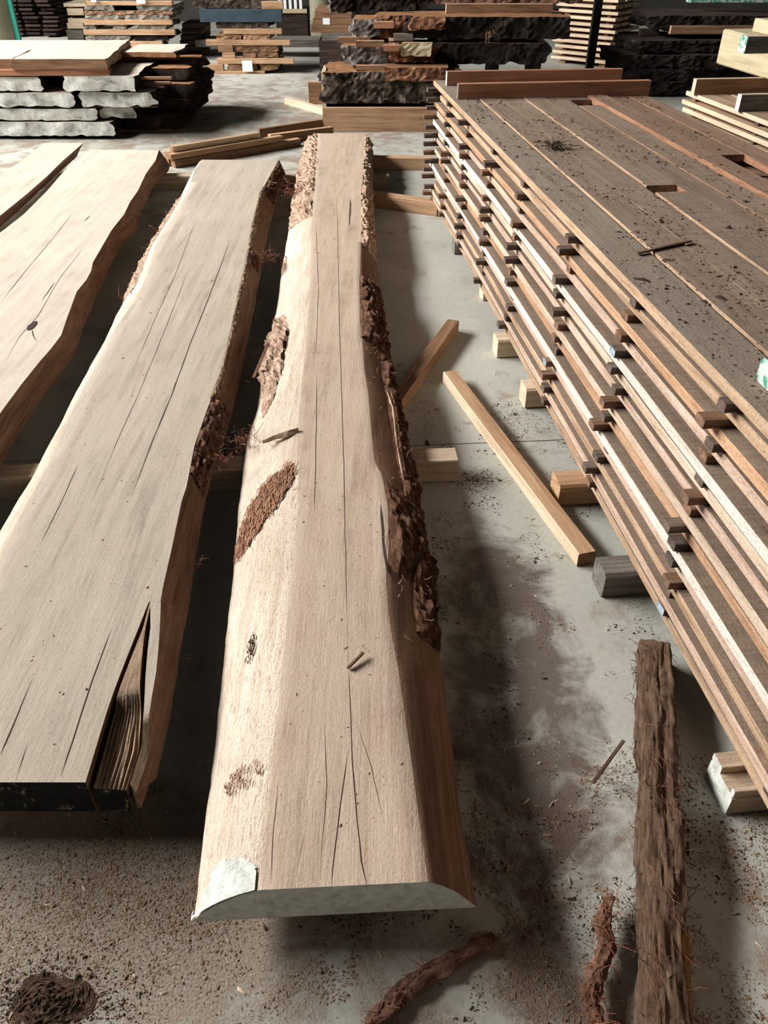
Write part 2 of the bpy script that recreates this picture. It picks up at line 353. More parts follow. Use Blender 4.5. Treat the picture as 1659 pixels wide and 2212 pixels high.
def slab(parent, wl, wr, near, far, mats, ny=150, nt=10, nw=7, amp=0.004, breaks=(), zt=ZT, zb=ZB, skew=0.0, fskew=0.0):
    """live-edge slab lofted along Y. mats: 0 face, 1 left wane, 2 right wane, 3 near end, 4 far end"""
    ys = [near + (far - near) * i / ny for i in range(ny + 1)]
    for b in breaks: ys += [b - 0.0005, b + 0.0005]
    ys = sorted(ys)
    V, F, I = [], [], []
    for y in ys:
        t = (y - near) / (far - near)
        ring = []
        for k in range(nw + 1):            # left, from bottom to top
            q = 1 - k / nw; p = wl.at(y, q); f = min(q, 1) * amp
            p += wl.nrm(y, q) * f * (N(y * 6, q * 3, 1.1) + 0.6 * N(y * 23, q * 6, 5.2)); p.z = max(p.z, zb); ring.append(p)
        a, b = ring[-1], wr.at(y, 0)
        for k in range(1, nt): ring.append(a.lerp(b, k / nt))
        for k in range(nw + 1):
            q = k / nw; p = wr.at(y, q); f = min(q, 1) * amp
            p += wr.nrm(y, q) * f * (N(y * 6, q * 3, 21.1) + 0.6 * N(y * 23, q * 6, 15.2)); p.z = max(p.z, zb); ring.append(p)
        for p in ring: p.y += (skew * (1 - t) + fskew * t) * (p.x - a.x)
        V += [tuple(p) for p in ring]
    n = 2 * (nw + 1) + nt - 1
    for i in range(len(ys) - 1):
        for j in range(n):
            a = i * n + j; b = i * n + (j + 1) % n
            F.append((a, b, b + n, a + n))
            I.append(1 if j < nw else 0 if j < nw + nt else 2 if j < n - 1 else 0)
    F.append(tuple(range(n - 1, -1, -1))); I.append(3)
    F.append(tuple(range(len(V) - n, len(V)))); I.append(4)
    return mk('slab_body', V, F, mats, parent, I, 35)

def bark_patch(parent, w, y0, y1, q0, q1, mat, thick=0.018, cell=0.02, name='bark', fr=1.0, rag=0.35, shear=0.0, oval=False):
    ny = max(6, int((y1 - y0) / cell)); nq = max(5, int(6 + (q1 - q0) * 10)); sd = rnd.random() * 70
    V, F, keep = [], [], []
    for i in range(ny + 1):
        for j in range(nq + 1):
            a, b = i / ny, j / nq
            y = y0 + (y1 - y0) * a; q = q0 + (q1 - q0) * b
            y += shear * (0.5 - b)
            e = min(1, 4 * min(a, 1 - a) * (y1 - y0) / 0.3, 5 * min(b, 1 - b)) ; e = max(0, e)
            if oval: e = max(0, min(1, 2.2 * (1 - (2 * a - 1) ** 2 - (2 * b - 1) ** 2)))
            r = abs(N(y * 9 * fr, q * 5, sd)) + 0.7 * abs(N(y * 24 * fr, q * 14, sd + 3)) + 0.4 * N(y * 60 * fr, q * 30, sd)
            p = w.at(y, q) + w.nrm(y, q) * (thick * (-0.12 + (0.25 + r) * (0.3 + 0.7 * e)) if e > 0 else -0.002)
            p.z = max(p.z, 0.03)
            V.append(tuple(p)); keep.append(e + rag * (N(y * 14 * fr, q * 7 * fr, sd + 8) + (0.5 * N(y * 40 * fr, q * 20, sd) if oval else 0)) > (0.3 if oval else 0.12))
    for i in range(ny):
        for j in range(nq):
            a = i * (nq + 1) + j
            q4 = (a, a + 1, a + nq + 2, a + nq + 1)
            if sum(keep[k] for k in q4) >= 2: F.append(q4 if w.s < 0 else q4[::-1])
    return mk(name, V, F, mat, parent)

def ribbon(parent, pts, w, z, mat, name='crack', jit=0.0015, taper=True):
    out = []
    for a, b in zip(pts, pts[1:]):
        n = max(2, int(math.dist(a[:2], b[:2]) / 0.05))
        for i in range(n): out.append((a[0] + (b[0] - a[0]) * i / n, a[1] + (b[1] - a[1]) * i / n))
    out.append(pts[-1][:2]); V, F = [], []; n = len(out)
    sd = rnd.random() * 30
    for i, (x, y) in enumerate(out):
        a = out[max(0, i - 1)]; b = out[min(n - 1, i + 1)]; dx, dy = b[0] - a[0], b[1] - a[1]; l = math.hypot(dx, dy) or 1
        t = (min(1, 6 * min(i, n - 1 - i) / n) * 0.85 + 0.15 if taper else 1) * (0.75 + 0.5 * N(i * 0.5, sd, 2))
        j = jit * N(i * 0.6, sd, 0)
        px, py = x - dy / l * j, y + dx / l * j
        V += [(px - dy / l * w * t / 2, py + dx / l * w * t / 2, z), (px + dy / l * w * t / 2, py - dx / l * w * t / 2, z)]
    for i in range(n - 1): F.append((2 * i, 2 * i + 1, 2 * i + 3, 2 * i + 2))
    return mk(name, V, F, mat, parent)

def strands(name, items, mat, parent=None, label=None, cat=None, group=None, stuff=True):
    """items: list of (points, radius) -> joined thin fibres"""
    V, F = [], []
    for pts, r in items:
        base = len(V); n = len(pts)
        for i, p in enumerate(pts):
            rr = r * (1 - 0.75 * i / n); a = pts[max(0, i - 1)]; b = pts[min(n - 1, i + 1)]
            d = (Vector(b) - Vector(a)); d = d.normalized() if d.length > 0 else Vector((0, 0, 1))
            u = d.orthogonal().normalized(); w_ = d.cross(u)
            for k in range(3):
                an = k * 2.0944; V.append(tuple(Vector(p) + u * rr * math.cos(an) + w_ * rr * math.sin(an)))
        for i in range(n - 1):
            for k in range(3):
                a = base + i * 3 + k; b = base + i * 3 + (k + 1) % 3; F.append((a, b, b + 3, a + 3))
    o = mk(name, V, F, mat, parent)
    if stuff: o['kind'] = 'stuff'
    if label: tag(o, label, cat, group)
    return o
def tuft(c, n, ln, spread, r=0.0012, down=0.3, rs=None, dirv=None):
    """random curly fibres around a point"""
    rs = rs or rnd; out = []
    for _ in range(n):
        p = Vector(c) + Vector((rs.gauss(0, spread), rs.gauss(0, spread), rs.gauss(0, spread * 0.5)))
        d = Vector((rs.gauss(0, 1), rs.gauss(0, 1), rs.gauss(0.15, 0.6)))
        if dirv is not None: d = d * 0.6 + Vector(dirv) * 1.6
        d.normalize(); pts = [tuple(p)]; l = ln * rs.uniform(0.4, 1.2)
        for k in range(4):
            d = (d + Vector((rs.gauss(0, 0.4), rs.gauss(0, 0.4), rs.gauss(-down * 0.3, 0.35)))).normalized(); p = p + d * l / 4
            p.z = max(p.z, 0.004); pts.append(tuple(p))
        out.append((pts, r * rs.uniform(0.6, 1.6)))
    return out

def chips(name, P, size, mat, label, cat, flatness=0.25, elong=2.2, seed=1):
    """loose flakes: one small wedge per row of P (x, y, z)"""
    g = np.random.default_rng(seed); n = len(P); P = np.asarray(P, float)
    s = size * np.exp(g.normal(0, 0.55, n)); l = s * g.uniform(0.8, elong, n); w = s * g.uniform(0.35, 0.8, n); h = s * g.uniform(0.5, 1.2, n) * flatness * 2
    a = g.uniform(0, 6.283, n); ca, sa = np.cos(a), np.sin(a)
    base = np.array([(-.5, -.4, 0), (.5, -.5, 0), (.4, .5, 0), (-.45, .35, 0), (0.1, 0.0, 1.0)])
    X = base[None, :, 0] * l[:, None]; Yv = base[None, :, 1] * w[:, None]; Z = base[None, :, 2] * h[:, None] + g.uniform(0, 0.3, (n, 5)) * s[:, None] * flatness
    VX = X * ca[:, None] - Yv * sa[:, None] + P[:, :1]; VY = X * sa[:, None] + Yv * ca[:, None] + P[:, 1:2]; VZ = Z + P[:, 2:3]
    V = np.stack([VX, VY, VZ], -1).reshape(-1, 3)
    T = np.array([(0, 1, 4), (1, 2, 4), (2, 3, 4), (3, 0, 4)]); F = (T[None] + (np.arange(n) * 5)[:, None, None]).reshape(-1, 3)
    me = bpy.data.meshes.new(name); me.vertices.add(len(V)); me.vertices.foreach_set('co', V.ravel().astype(np.float32))
    me.loops.add(F.size); me.loops.foreach_set('vertex_index', F.ravel().astype(np.int32)); me.polygons.add(len(F))
    me.polygons.foreach_set('loop_start', np.arange(0, F.size, 3, dtype=np.int32)); me.update(calc_edges=True); me.validate()
    o = link(name, me, mat)
    return tag(o, label, cat, None, 'stuff')

def strip_solid(name, lf, rt, zf, zb, mats, parent, n=30, m=8):
    """solid between a left and a right polyline (both near to far), top height zf(t, s)"""
    def samp(pl, t):
        f = t * (len(pl) - 1); i = min(int(f), len(pl) - 2); f -= i
        return (pl[i][0] + (pl[i + 1][0] - pl[i][0]) * f, pl[i][1] + (pl[i + 1][1] - pl[i][1]) * f)
    V, F, I = [], [], []
    for i in range(n + 1):
        t = i / n; a, b = samp(lf, t), samp(rt, t)
        for j in range(m + 1):
            s = j / m; x, y = a[0] + (b[0] - a[0]) * s, a[1] + (b[1] - a[1]) * s
            V.append((x, y, zf(t, s)))
        for j in range(m + 1):
            s = j / m; V.append((a[0] + (b[0] - a[0]) * s, a[1] + (b[1] - a[1]) * s, zb))
    R = 2 * (m + 1)
    for i in range(n):
        for j in range(m):
            a = i * R + j; F.append((a, a + 1, a + 1 + R, a + R)); I.append(0)
            a = i * R + m + 1 + j; F.append((a, a + R, a + 1 + R, a + 1)); I.append(1)
        a = i * R; F.append((a, a + R, a + R + m + 1, a + m + 1)); I.append(1)
        a = i * R + m; F.append((a, a + m + 1, a + m + 1 + R, a + R)); I.append(1)
    for i, s in ((0, 1), (n, -1)):
        for j in range(m):
            a = i * R + j; q = (a, a + m + 1, a + m + 2, a + 1); F.append(q[::s]); I.append(2)
    return mk(name, V, F, mats, parent, I, 40)

# ------------------------------------------------------------------ the shed
JY = [(0.224,2.486,0),(0.677,2.519,0)]
jx0, jy0 = JY[0][0], JY[0][1]; jk = (JY[1][1] - jy0) / (JY[1][0] - jx0)
def prism(name, outline, z0, z1, mats, parent=None):
    n = len(outline); V = [(x, y, z0) for x, y in outline] + [(x, y, z1) for x, y in outline]
    F = [tuple(range(n - 1, -1, -1)), tuple(range(n, 2 * n))] + [(i, (i + 1) % n, n + (i + 1) % n, n + i) for i in range(n)]
    return mk(name, V, F, mats, parent)
X0, X1, Y0, Y1, ZC = WX, 9.0, -7.0, 18.0, 9.0
fl = prism('floor', [(X0, Y0), (X1, Y0), (X1, Y1), (X0, Y1)], -0.12, -0.02, 'chip_dark'); fl['kind'] = 'structure'; fl['label'] = 'grey concrete shed floor dusted with sawdust'
def jy(x, s): return jy0 + jk * (x - jx0) + s * 0.003
prism('concrete_panel', [(X0, Y0), (X1, Y0), (X1, jy(X1, -1)), (X0, jy(X0, -1))], -0.02, 0.0, 'floor', fl)
prism('concrete_panel', [(X0, jy(X0, 1)), (X1, jy(X1, 1)), (X1, Y1), (X0, Y1)], -0.02, 0.0, 'floor', fl)
def struct(name, outline, z0, z1, mat):
    o = prism(name, outline, z0, z1, mat); o['kind'] = 'structure'; return o
struct('ceiling', [(X0 - .2, Y0), (X1 + .2, Y0), (X1 + .2, Y1 + .2), (X0 - .2, Y1 + .2)], ZC, ZC + 0.1, 'roof')
struct('wall_back', [(X0 - .2, Y1), (X1 + .2, Y1), (X1 + .2, Y1 + .2), (X0 - .2, Y1 + .2)], -0.12, ZC, 'wall')
struct('wall_right', [(X1, Y0), (X1 + .2, Y0), (X1 + .2, Y1), (X1, Y1)], -0.12, ZC, 'wall')
wl_ = struct('wall_left', [(X0 - .2, Y0), (X0, Y0), (X0, Y1), (X0 - .2, Y1)], -0.12, 4.4, 'wall')
prism('wall_head', [(X0 - .2, Y0), (X0, Y0), (X0, Y1), (X0 - .2, Y1)], 7.8, ZC, 'wall', wl_)
edges = [Y0, 1.0, 4.6, 4.8, 8.4, 8.6, 12.2, Y1]
for a, b in zip(edges[0::2], edges[1::2]):
    prism('pier', [(X0 - .2, a), (X0, a), (X0, b), (X0 - .2, b)], 4.4, 7.8, 'wall', wl_)
for i, a in enumerate(edges[1:-1:2]):
    b = edges[1:-1][2 * i + 1]
    w = prism('window_%d' % (i + 1), [(X0 - .12, a), (X0 - .08, a), (X0 - .08, b), (X0 - .12, b)], 4.4, 4.46, 'steel_dark'); w['kind'] = 'structure'
    prism('window_frame', [(X0 - .12, a), (X0 - .08, a), (X0 - .08, b), (X0 - .12, b)], 7.74, 7.8, 'steel_dark', w)
    for k in range(5):
        yy = a + (b - a - 0.05) * k / 4
        prism('mullion', [(X0 - .12, yy), (X0 - .08, yy), (X0 - .08, yy + .05), (X0 - .12, yy + .05)], 4.46, 7.74, 'steel_dark', w)
        if k < 4: prism('pane', [(X0 - .105, yy + .05), (X0 - .1, yy + .05), (X0 - .1, yy + (b - a - .05) / 4), (X0 - .105, yy + (b - a - .05) / 4)], 4.46, 7.74, 'glass', w)

# ------------------------------------------------------------------ the big centre slab
mLT = [(-0.215,0.691,0.19),(-0.22,0.815,0.19),(-0.224,0.967,0.19),(-0.231,1.212,0.19),(-0.237,1.44,0.19),(-0.244,1.72,0.19),(-0.257,1.945,0.19),(-0.285,2.21,0.19),(-0.3,2.527,0.19),(-0.314,2.914,0.19),(-0.336,3.395,0.19),(-0.373,4.009,0.19),(-0.428,4.823,0.19),(-0.464,5.569,0.19),(-0.5,6.231,0.19),(-0.539,6.898,0.19)]
mLB = [(-0.349,0.698,0.095),(-0.36,0.872,0.095),(-0.366,0.989,0.095),(-0.386,1.225,0.095),(-0.412,1.541,0.095),(-0.427,1.733,0.095),(-0.451,1.956,0.095),(-0.466,2.161,0.095),(-0.484,2.365,0.095),(-0.475,2.595,0.095),(-0.495,2.9,0.095),(-0.49,3.164,0.095),(-0.51,3.632,0.095),(-0.543,4.215,0.095),(-0.578,5.06,0.095),(-0.607,5.71,0.095),(-0.637,6.666,0.095),(-0.634,7.252,0.095)]
mRT = [(0.078,0.714,0.19),(0.066,0.834,0.19),(0.056,0.956,0.19),(0.045,1.07,0.19),(0.032,1.212,0.19),(0.02,1.298,0.19),(0.01,1.391,0.19),(0.005,1.509,0.19),(0.013,1.659,0.19),(0.011,1.828,0.19),(-0.006,1.995,0.19),(-0.031,2.072,0.19),(-0.041,2.239,0.19),(-0.058,2.527,0.19),(-0.075,2.711,0.19),(-0.097,3.14,0.19),(-0.114,3.682,0.19),(-0.126,4.386,0.19),(-0.148,5.337,0.19),(-0.149,6.088,0.19),(-0.147,6.898,0.19)]
mRB = [(0.171,0.72,0.092),(0.158,0.874,0.092),(0.151,1.036,0.092),(0.145,1.228,0.092),(0.138,1.376,0.092),(0.13,1.58,0.092),(0.125,1.779,0.092),(0.109,2.059,0.092),(0.085,2.339,0.092),(0.066,2.566,0.092),(0.035,2.906,0.092),(0.001,3.367,0.092),(-0.022,3.819,0.092),(-0.044,4.224,0.092),(-0.066,4.881,0.092),(-0.085,5.722,0.092),(-0.097,6.68,0.092),(-0.124,7.267,0.092)]
WL = Wane(mLT, mLB, -1, bulge=0.45); WR = Wane(mRT, mRB, 1, bulge=0.35)
big = empty('live_edge_slab', (-0.1, 0.73, ZB), 'longest live-edge slab in the centre, pale sides and bark, white painted near end', 'slab')
big_inv = Vector((0.1, -0.73, -ZB))
def kids(root):
    """children were written in world coordinates: shift them under the root"""
    for o in root.children:
        o.matrix_parent_inverse = root.matrix_world.inverted() if False else o.matrix_parent_inverse
def settle(root, loc):
    for o in root.children: o.location = Vector(o.location) - Vector(loc)
near_y, far_y = mRB[0][1] - 0.012, mRT[-1][1]
slab(big, WL, WR, near_y, far_y, ['slab_top', 'sapwood', 'heart_side', 'end_white', 'slab_top'], ny=220, nw=10, skew=0.05)
# white paint lapped onto the left side at the near end
def lap(parent, w, y0, y1, q0, q1, mat, name, off=0.0012, rag=0.5):
    ny, nq = 90, 60; V, F, K = [], [], []
    for i in range(ny + 1):
        for j in range(nq + 1):
            a, b = i / ny, j / nq; y = y0 + (y1 - y0) * a; q = q0 + (q1 - q0) * b
            p = w.at(y, q) + w.nrm(y, q) * (off + 0.003 * (q > 0)); p.y += 0.05 * (p.x - w.at(y, 0).x); V.append(tuple(p))
            K.append(a < 0.18 + 0.75 * math.sin(min(1, b * 1.15 + .1) * math.pi) ** 0.8 + 0.22 * N(a * 4, b * 4, 3.3) + 0.10 * N(a * 16, b * 16, 1.3) or a < 0.03)
    for i in range(ny):
        for j in range(nq):
            a = i * (nq + 1) + j; q4 = (a, a + 1, a + nq + 2, a + nq + 1)
            if all(K[k] for k in q4): F.append(q4 if w.s < 0 else q4[::-1])
    mk(name, V, F, mat, parent)
lap(big, WL, near_y, near_y + 0.095, 0.06, 0.99, 'end_white', 'end_paint')
# bark left on the far stretch, and patches further down
bl = bark_patch(big, WL, 4.65, far_y - 0.01, -0.03, 1.0, 'bark_pale', 0.032, 0.014)
bark_patch(big, WL, 2.58, 3.40, 0.36, 1.06, 'bark_pale', 0.034, 0.010, rag=0.8, shear=-0.12, oval=True)
bark_patch(big, WL, 2.45, 2.85, 0.45, 0.8, 'bark_pale', 0.014, 0.010, rag=0.9, shear=0.05, oval=True)
bark_patch(big, WL, 3.95, 4.2, 0.75, 1.0, 'bark_pale', 0.016, 0.014)
bark_patch(big, WR, 4.15, far_y - 0.01, -0.02, 1.0, 'bark_pale', 0.026, 0.014)
bark_patch(big, WR, 2.98, 3.72, -0.03, 1.0, 'bark_brown', 0.034, 0.012)
bark_patch(big, WR, 1.35, 2.98, 0.45, 1.0, 'bark_brown', 0.030, 0.012)
bark_patch(big, WR, 1.55, 1.98, 0.02, 0.7, 'bark_brown', 0.020, 0.012)
# the red-brown fibrous scar on the left flank
bark_patch(big, WL, 1.80, 2.0, 0.0, 0.98, 'bark_scar', 0.007, 0.004, 'bark_scar', 5.0, 1.6, 0.30, True)
def scar_fibres(y0, y1, q0, q1, shear, n, ln, rad, mat, name):
    out = []
    while len(out) < n:
        a, b = rnd.uniform(-1, 1), rnd.uniform(-1, 1)
        if a * a + b * b > 1: continue
        y = (y0 + y1) / 2 + a * (y1 - y0) / 2 - shear * b / 2; q = (q0 + q1) / 2 + b * (q1 - q0) / 2
        l = ln * rnd.uniform(0.4, 1.3); dq = -0.25 * l / 0.1 * rnd.uniform(-0.2, 1); pts = []
        for k in range(4):
            t = k / 3; yy, qq = y + l * (t - 0.5), min(1, max(0, q + dq * (t - 0.5)))
            pts.append(tuple(WL.at(yy, qq) + WL.nrm(yy, qq) * (0.004 + 0.005 * math.sin(t * 3.1) * rnd.random()) + Vector((0, 0.05 * (WL.at(yy, qq).x - WL.at(yy, 0).x) * (1 if yy < 1.2 else 0), 0))))
        out.append((pts, rad * rnd.uniform(0.5, 1.5)))
    strands(name, out, mat, big)
scar_fibres(1.79, 2.01, 0.02, 0.96, 0.30, 420, 0.035, 0.0016, 'fibre_tan', 'scar_fibres')
scar_fibres(1.77, 1.97, 0.05, 1.0, 0.30, 260, 0.030, 0.0014, 'fibre_red', 'scar_fibres')
scar_fibres(0.925, 0.985, 0.10, 0.60, 0.02, 130, 0.010, 0.0008, 'fibre_red', 'knot_scar')
scar_fibres(1.27, 1.36, 0.38, 0.48, 0.03, 40, 0.016, 0.0014, 'fibre_dark', 'knot_scar')
for pts, w in (([(-0.028,0.706,0.19),(-0.041,0.761,0.19),(-0.05,0.834,0.19),(-0.065,0.978,0.19),(-0.072,1.095,0.19),(-0.082,1.226,0.19)], 0.0022), ([(-0.082,1.226,0.19),(-0.094,1.44,0.19),(-0.111,1.762,0.19),(-0.127,2.072,0.19),(-0.151,2.493,0.19),(-0.189,3.14,0.19),(-0.246,4.229,0.19),(-0.296,5.121,0.19)], 0.0022),
               ([(-0.093,0.706,0.19),(-0.091,0.779,0.19),(-0.084,0.873,0.19),(-0.074,1,0.19)], 0.0018), ([(-0.201,1.806,0.19),(-0.215,2.072,0.19),(-0.241,2.493,0.19),(-0.255,2.711,0.19)], 0.002), ([(-0.27,2.871,0.19),(-0.283,3.14,0.19),(-0.305,3.563,0.19),(-0.387,4.552,0.19)], 0.002)):
    ribbon(big, pts, w, ZT + 0.0006, 'crack')
for pts in ([(-0.2,0.718,0.19),(-0.207,0.815,0.19),(-0.21,0.924,0.19)], [(-0.115,0.727,0.19),(-0.113,0.914,0.19),(-0.127,1.07,0.19)], [(-0.157,0.744,0.19),(-0.147,0.825,0.19)], [(0,0.834,0.19),(-0.028,0.967,0.19),(-0.059,1.07,0.19)], [(0.001,1.582,0.19),(0.028,1.921,0.19),(-0.014,2.099,0.19)],
            [(-0.295,2.863,0.19),(-0.237,2.863,0.19),(-0.207,2.855,0.19)], [(-0.145,1.359,0.19),(-0.119,1.391,0.19)]):
    ribbon(big, pts, 0.0012, ZT + 0.0006, 'crack_fine')
ribbon(big, [(-0.01,1.851,0.19),(-0.002,1.679,0.19),(0.01,1.527,0.19)], 0.008, ZT + 0.0007, 'crack', 'split', 0.004)
ribbon(big, [(-0.206,5.018,0.19),(-0.199,4.73,0.19),(-0.196,4.485,0.19)], 0.012, ZT + 0.0007, 'crack', 'split', 0.003)
# torn splinter standing off the left side, and stray fibres
it = tuft((-0.35, 2.24, 0.175), 6, 0.05, 0.008, 0.0009, dirv=(-0.6, -0.1, 0.0)) + tuft((-0.385, 1.78, 0.125), 10, 0.04, 0.010, 0.0009) + tuft((-0.27, 1.93, 0.18), 8, 0.04, 0.010, 0.0009)
for _ in range(90):
    y = rnd.uniform(4.6, 6.9); p = WL.at(y, rnd.uniform(0, 1)); it += tuft(p, 1, 0.04, 0.01, 0.0011)
for _ in range(120):
    y = rnd.choice([rnd.uniform(4.2, 6.9), rnd.uniform(2.3, 3.7), rnd.uniform(1.3, 2.2)]); p = WR.at(y, rnd.uniform(0, 0.8)) + Vector((0.01, 0, 0.01)); it += tuft(p, 1, 0.04, 0.01, 0.0011)
strands('bark_fibres', it, 'fibre_tan', big)
V = []
for k, (x, y, z, w) in enumerate(((-0.40, 2.215, 0.172, 0.002), (-0.36, 2.235, 0.182, 0.012), (-0.32, 2.25, 0.188, 0.018), (-0.285, 2.265, 0.192, 0.006))):
    V += [(x, y - w, z), (x, y + w, z + 0.004), (x, y, z + 0.012)]
F = [q for k in range(3) for q in ((3 * k, 3 * k + 1, 3 * k + 4, 3 * k + 3), (3 * k + 1, 3 * k + 2, 3 * k + 5, 3 * k + 4), (3 * k + 2, 3 * k, 3 * k + 3, 3 * k + 5))] + [(0, 2, 1), (9, 10, 11)]
mk('splinter', V, F, 'bark_pale', big)
# hanging strip of bark down the right flank
pts = [(0.015,2.602,0.15),(0.034,2.464,0.15),(0.044,2.246,0.15),(0.054,2.106,0.15),(0.062,2.028,0.15)]
strands('bark_strip', [([(p[0], p[1], p[2] + 0.012 * (i % 2)) for i, p in enumerate(pts)], 0.009), ([(p[0] + .008, p[1] + .03, p[2]) for p in pts], 0.006)], 'bark_pale', big, stuff=False)
settle(big, big.location)

# ------------------------------------------------------------------ the slab with the split near end
sLT = [(-1.303,6.032,0.19),(-1.298,5.717,0.19),(-1.238,5.206,0.19),(-1.216,4.64,0.19),(-1.212,4.229,0.19),(-1.142,3.731,0.19),(-1.121,3.378,0.19),(-1.124,3.107,0.19),(-1.111,2.88,0.19),(-1.099,2.591,0.19),(-1.079,2.349,0.19),(-1.064,2.207,0.19),(-1.044,1.945,0.19),(-1.039,1.813,0.19),(-1.033,1.689,0.19),(-1.025,1.607,0.19),(-0.996,1.359,0.19),(-0.956,1.12,0.19),(-0.918,0.922,0.19)]
sLB = [(-1.402,6.366,0.095),(-1.359,5.71,0.095),(-1.342,5.369,0.095),(-1.307,4.607,0.095),(-1.292,4.215,0.095),(-1.255,3.69,0.095),(-1.234,3.412,0.095),(-1.203,3.081,0.095),(-1.185,2.704,0.095),(-1.16,2.334,0.095),(-1.149,2.081,0.095),(-1.147,1.92,0.095),(-1.145,1.807,0.095),(-1.103,1.471,0.095),(-1.055,1.198,0.095),(-1.011,0.966,0.095)]
sRT = [(-0.752,6.005,0.19),(-0.761,5.704,0.19),(-0.776,5.142,0.19),(-0.739,4.518,0.19),(-0.696,3.981,0.19),(-0.676,3.682,0.19),(-0.658,3.395,0.19),(-0.634,3.07,0.19),(-0.612,2.68,0.19),(-0.617,2.406,0.19),(-0.616,2.179,0.19),(-0.595,1.945,0.19),(-0.594,1.865,0.19),(-0.575,1.636,0.19),(-0.565,1.493,0.19),(-0.559,1.442,0.19)]
sCR = [(-0.588,1.439,0.19),(-0.591,1.351,0.19),(-0.595,1.247,0.19),(-0.597,1.169,0.19),(-0.597,1.105,0.19),(-0.593,0.998,0.19),(-0.59,0.924,0.19)]
sRB = [(-0.71,6.394,0.092),(-0.711,5.856,0.092),(-0.711,5.547,0.092),(-0.682,4.693,0.092),(-0.629,3.844,0.092),(-0.599,3.291,0.092),(-0.578,2.914,0.092),(-0.564,2.576,0.092),(-0.563,2.369,0.092),(-0.568,2.193,0.092),(-0.563,2.026,0.092),(-0.545,1.785,0.092),(-0.523,1.544,0.092)]
sRB2 = [(-0.524,1.542,0.092),(-0.503,1.306,0.092),(-0.489,1.146,0.092),(-0.484,1,0.092)]
ybr = 0.5 * (sRT[-1][1] + sCR[0][1])
sp = empty('live_edge_slab', (-0.8, 0.94, ZB), 'grey-beige slab left of centre with a torn split and black painted near end', 'slab')
WsL = Wane(sLT, sLB, -1, bulge=0.4)
class Wane2(Wane):
    def __init__(s): Wane.__init__(s, sRT, sRB, 1, bulge=0.1)
    def at(s, y, q):
        if y > ybr: return Wane.at(s, y, q)
        x = interp(sCR, y); return Vector((x + 0.002 * q, y, ZT + (ZB - ZT) * q))
    def nrm(s, y, q): return Wane.nrm(s, y, q) if y > ybr else Vector((1, 0, 0))
WsR = Wane2()
ny2, fy2 = sCR[-1][1], 0.5 * (sLT[0][1] + sRT[0][1])
slab(sp, WsL, WsR, ny2, fy2, ['slab_top_grey', 'sapwood', 'heart_side', 'end_black', 'slab_top_grey'], ny=200, breaks=(ybr,))
def rev(p): return list(reversed(p))
# wedge between the two cracks: flush at its tip, torn away towards the end
w1L = [(p[0] + 0.010, p[1]) for p in rev(sCR)]; w1L[-1] = (sCR[0][0] + 0.002, ybr - 0.004)
w1R = [(p[0], p[1]) for p in rev([(-0.592,1.439,0.19),(-0.575,1.351,0.19),(-0.565,1.283,0.19),(-0.55,1.199,0.19),(-0.531,1.107,0.19),(-0.517,1.023,0.19),(-0.519,0.932,0.19)])]
for i in range(len(w1R)): w1R[i] = (max(w1R[i][0], w1L[i][0] + 0.004), w1R[i][1])
def zw1(t, s):
    f = 1 / (1 + math.exp(-(t - 0.40) * 60))
    rid = 0.0022 * math.sin(s * 52 + 3 * N(t * 2, s * 3, 2)) + 0.004 * N(s * 14, t * 3, 4)
    return f * ZT + (1 - f) * (ZT - 0.020 + rid - 0.018 * s * (1 - t)) - 0.0005
strip_solid('split_wedge', w1L, w1R, zw1, ZB, ['split_wood', 'heart_side', 'end_black'], sp, 40, 26)
w2L = [(p[0] + 0.012, p[1]) for p in w1R]; w2L[-1] = (sCR[0][0] + 0.003, ybr - 0.0006)
w2T = rev([(-0.558,1.439,0.19),(-0.542,1.359,0.19),(-0.528,1.283,0.19),(-0.517,1.212,0.19),(-0.508,1.126,0.19),(-0.495,1.011,0.19),(-0.5,0.932,0.19)])
w2L[-1] = (w2L[-1][0], ybr + 0.0003); w2T[-1] = (w2T[-1][0], ybr + 0.0003, ZT)
def zw2(t, s):
    f = 1 / (1 + math.exp(-(t - 0.22) * 50)); return f * ZT + (1 - f) * (ZT - 0.03 * s - 0.015 + 0.008 * N(s * 12, t * 9, 8)) - 0.0003
strip_solid('split_strip', w2L, [(p[0], p[1]) for p in w2T], zw2, ZB, ['slab_top_grey', 'heart_side', 'split_wood'], sp, 40, 12)
V, F = [], []
n = 24
for i in range(n + 1):
    t = i / n
    def sm(pl): f = t * (len(pl) - 1); k = min(int(f), len(pl) - 2); f -= k; return Vector(pl[k]).lerp(Vector(pl[k + 1]), f)
    a, b = sm(w2T), sm(rev(sRB2))
    a.z = zw2(t, 1.0)
    for j in range(5): V.append(tuple(a.lerp(b, j / 4) + Vector((0.003 * N(t * 9, j, 3), 0, 0))))
for i in range(n):
    for j in range(4): q = i * 5 + j; F.append((q, q + 1, q + 6, q + 5))
c0 = len(V); V += [(V[0][0] - 0.05, V[0][1], ZB), (V[n * 5][0] - 0.05, V[n * 5][1], ZB)]
F += [(0, c0, 4, 3, 2, 1), (4, c0, c0 + 1, n * 5 + 4)]
mk('split_strip_edge', V, F, 'heart_side', sp, smooth=40)
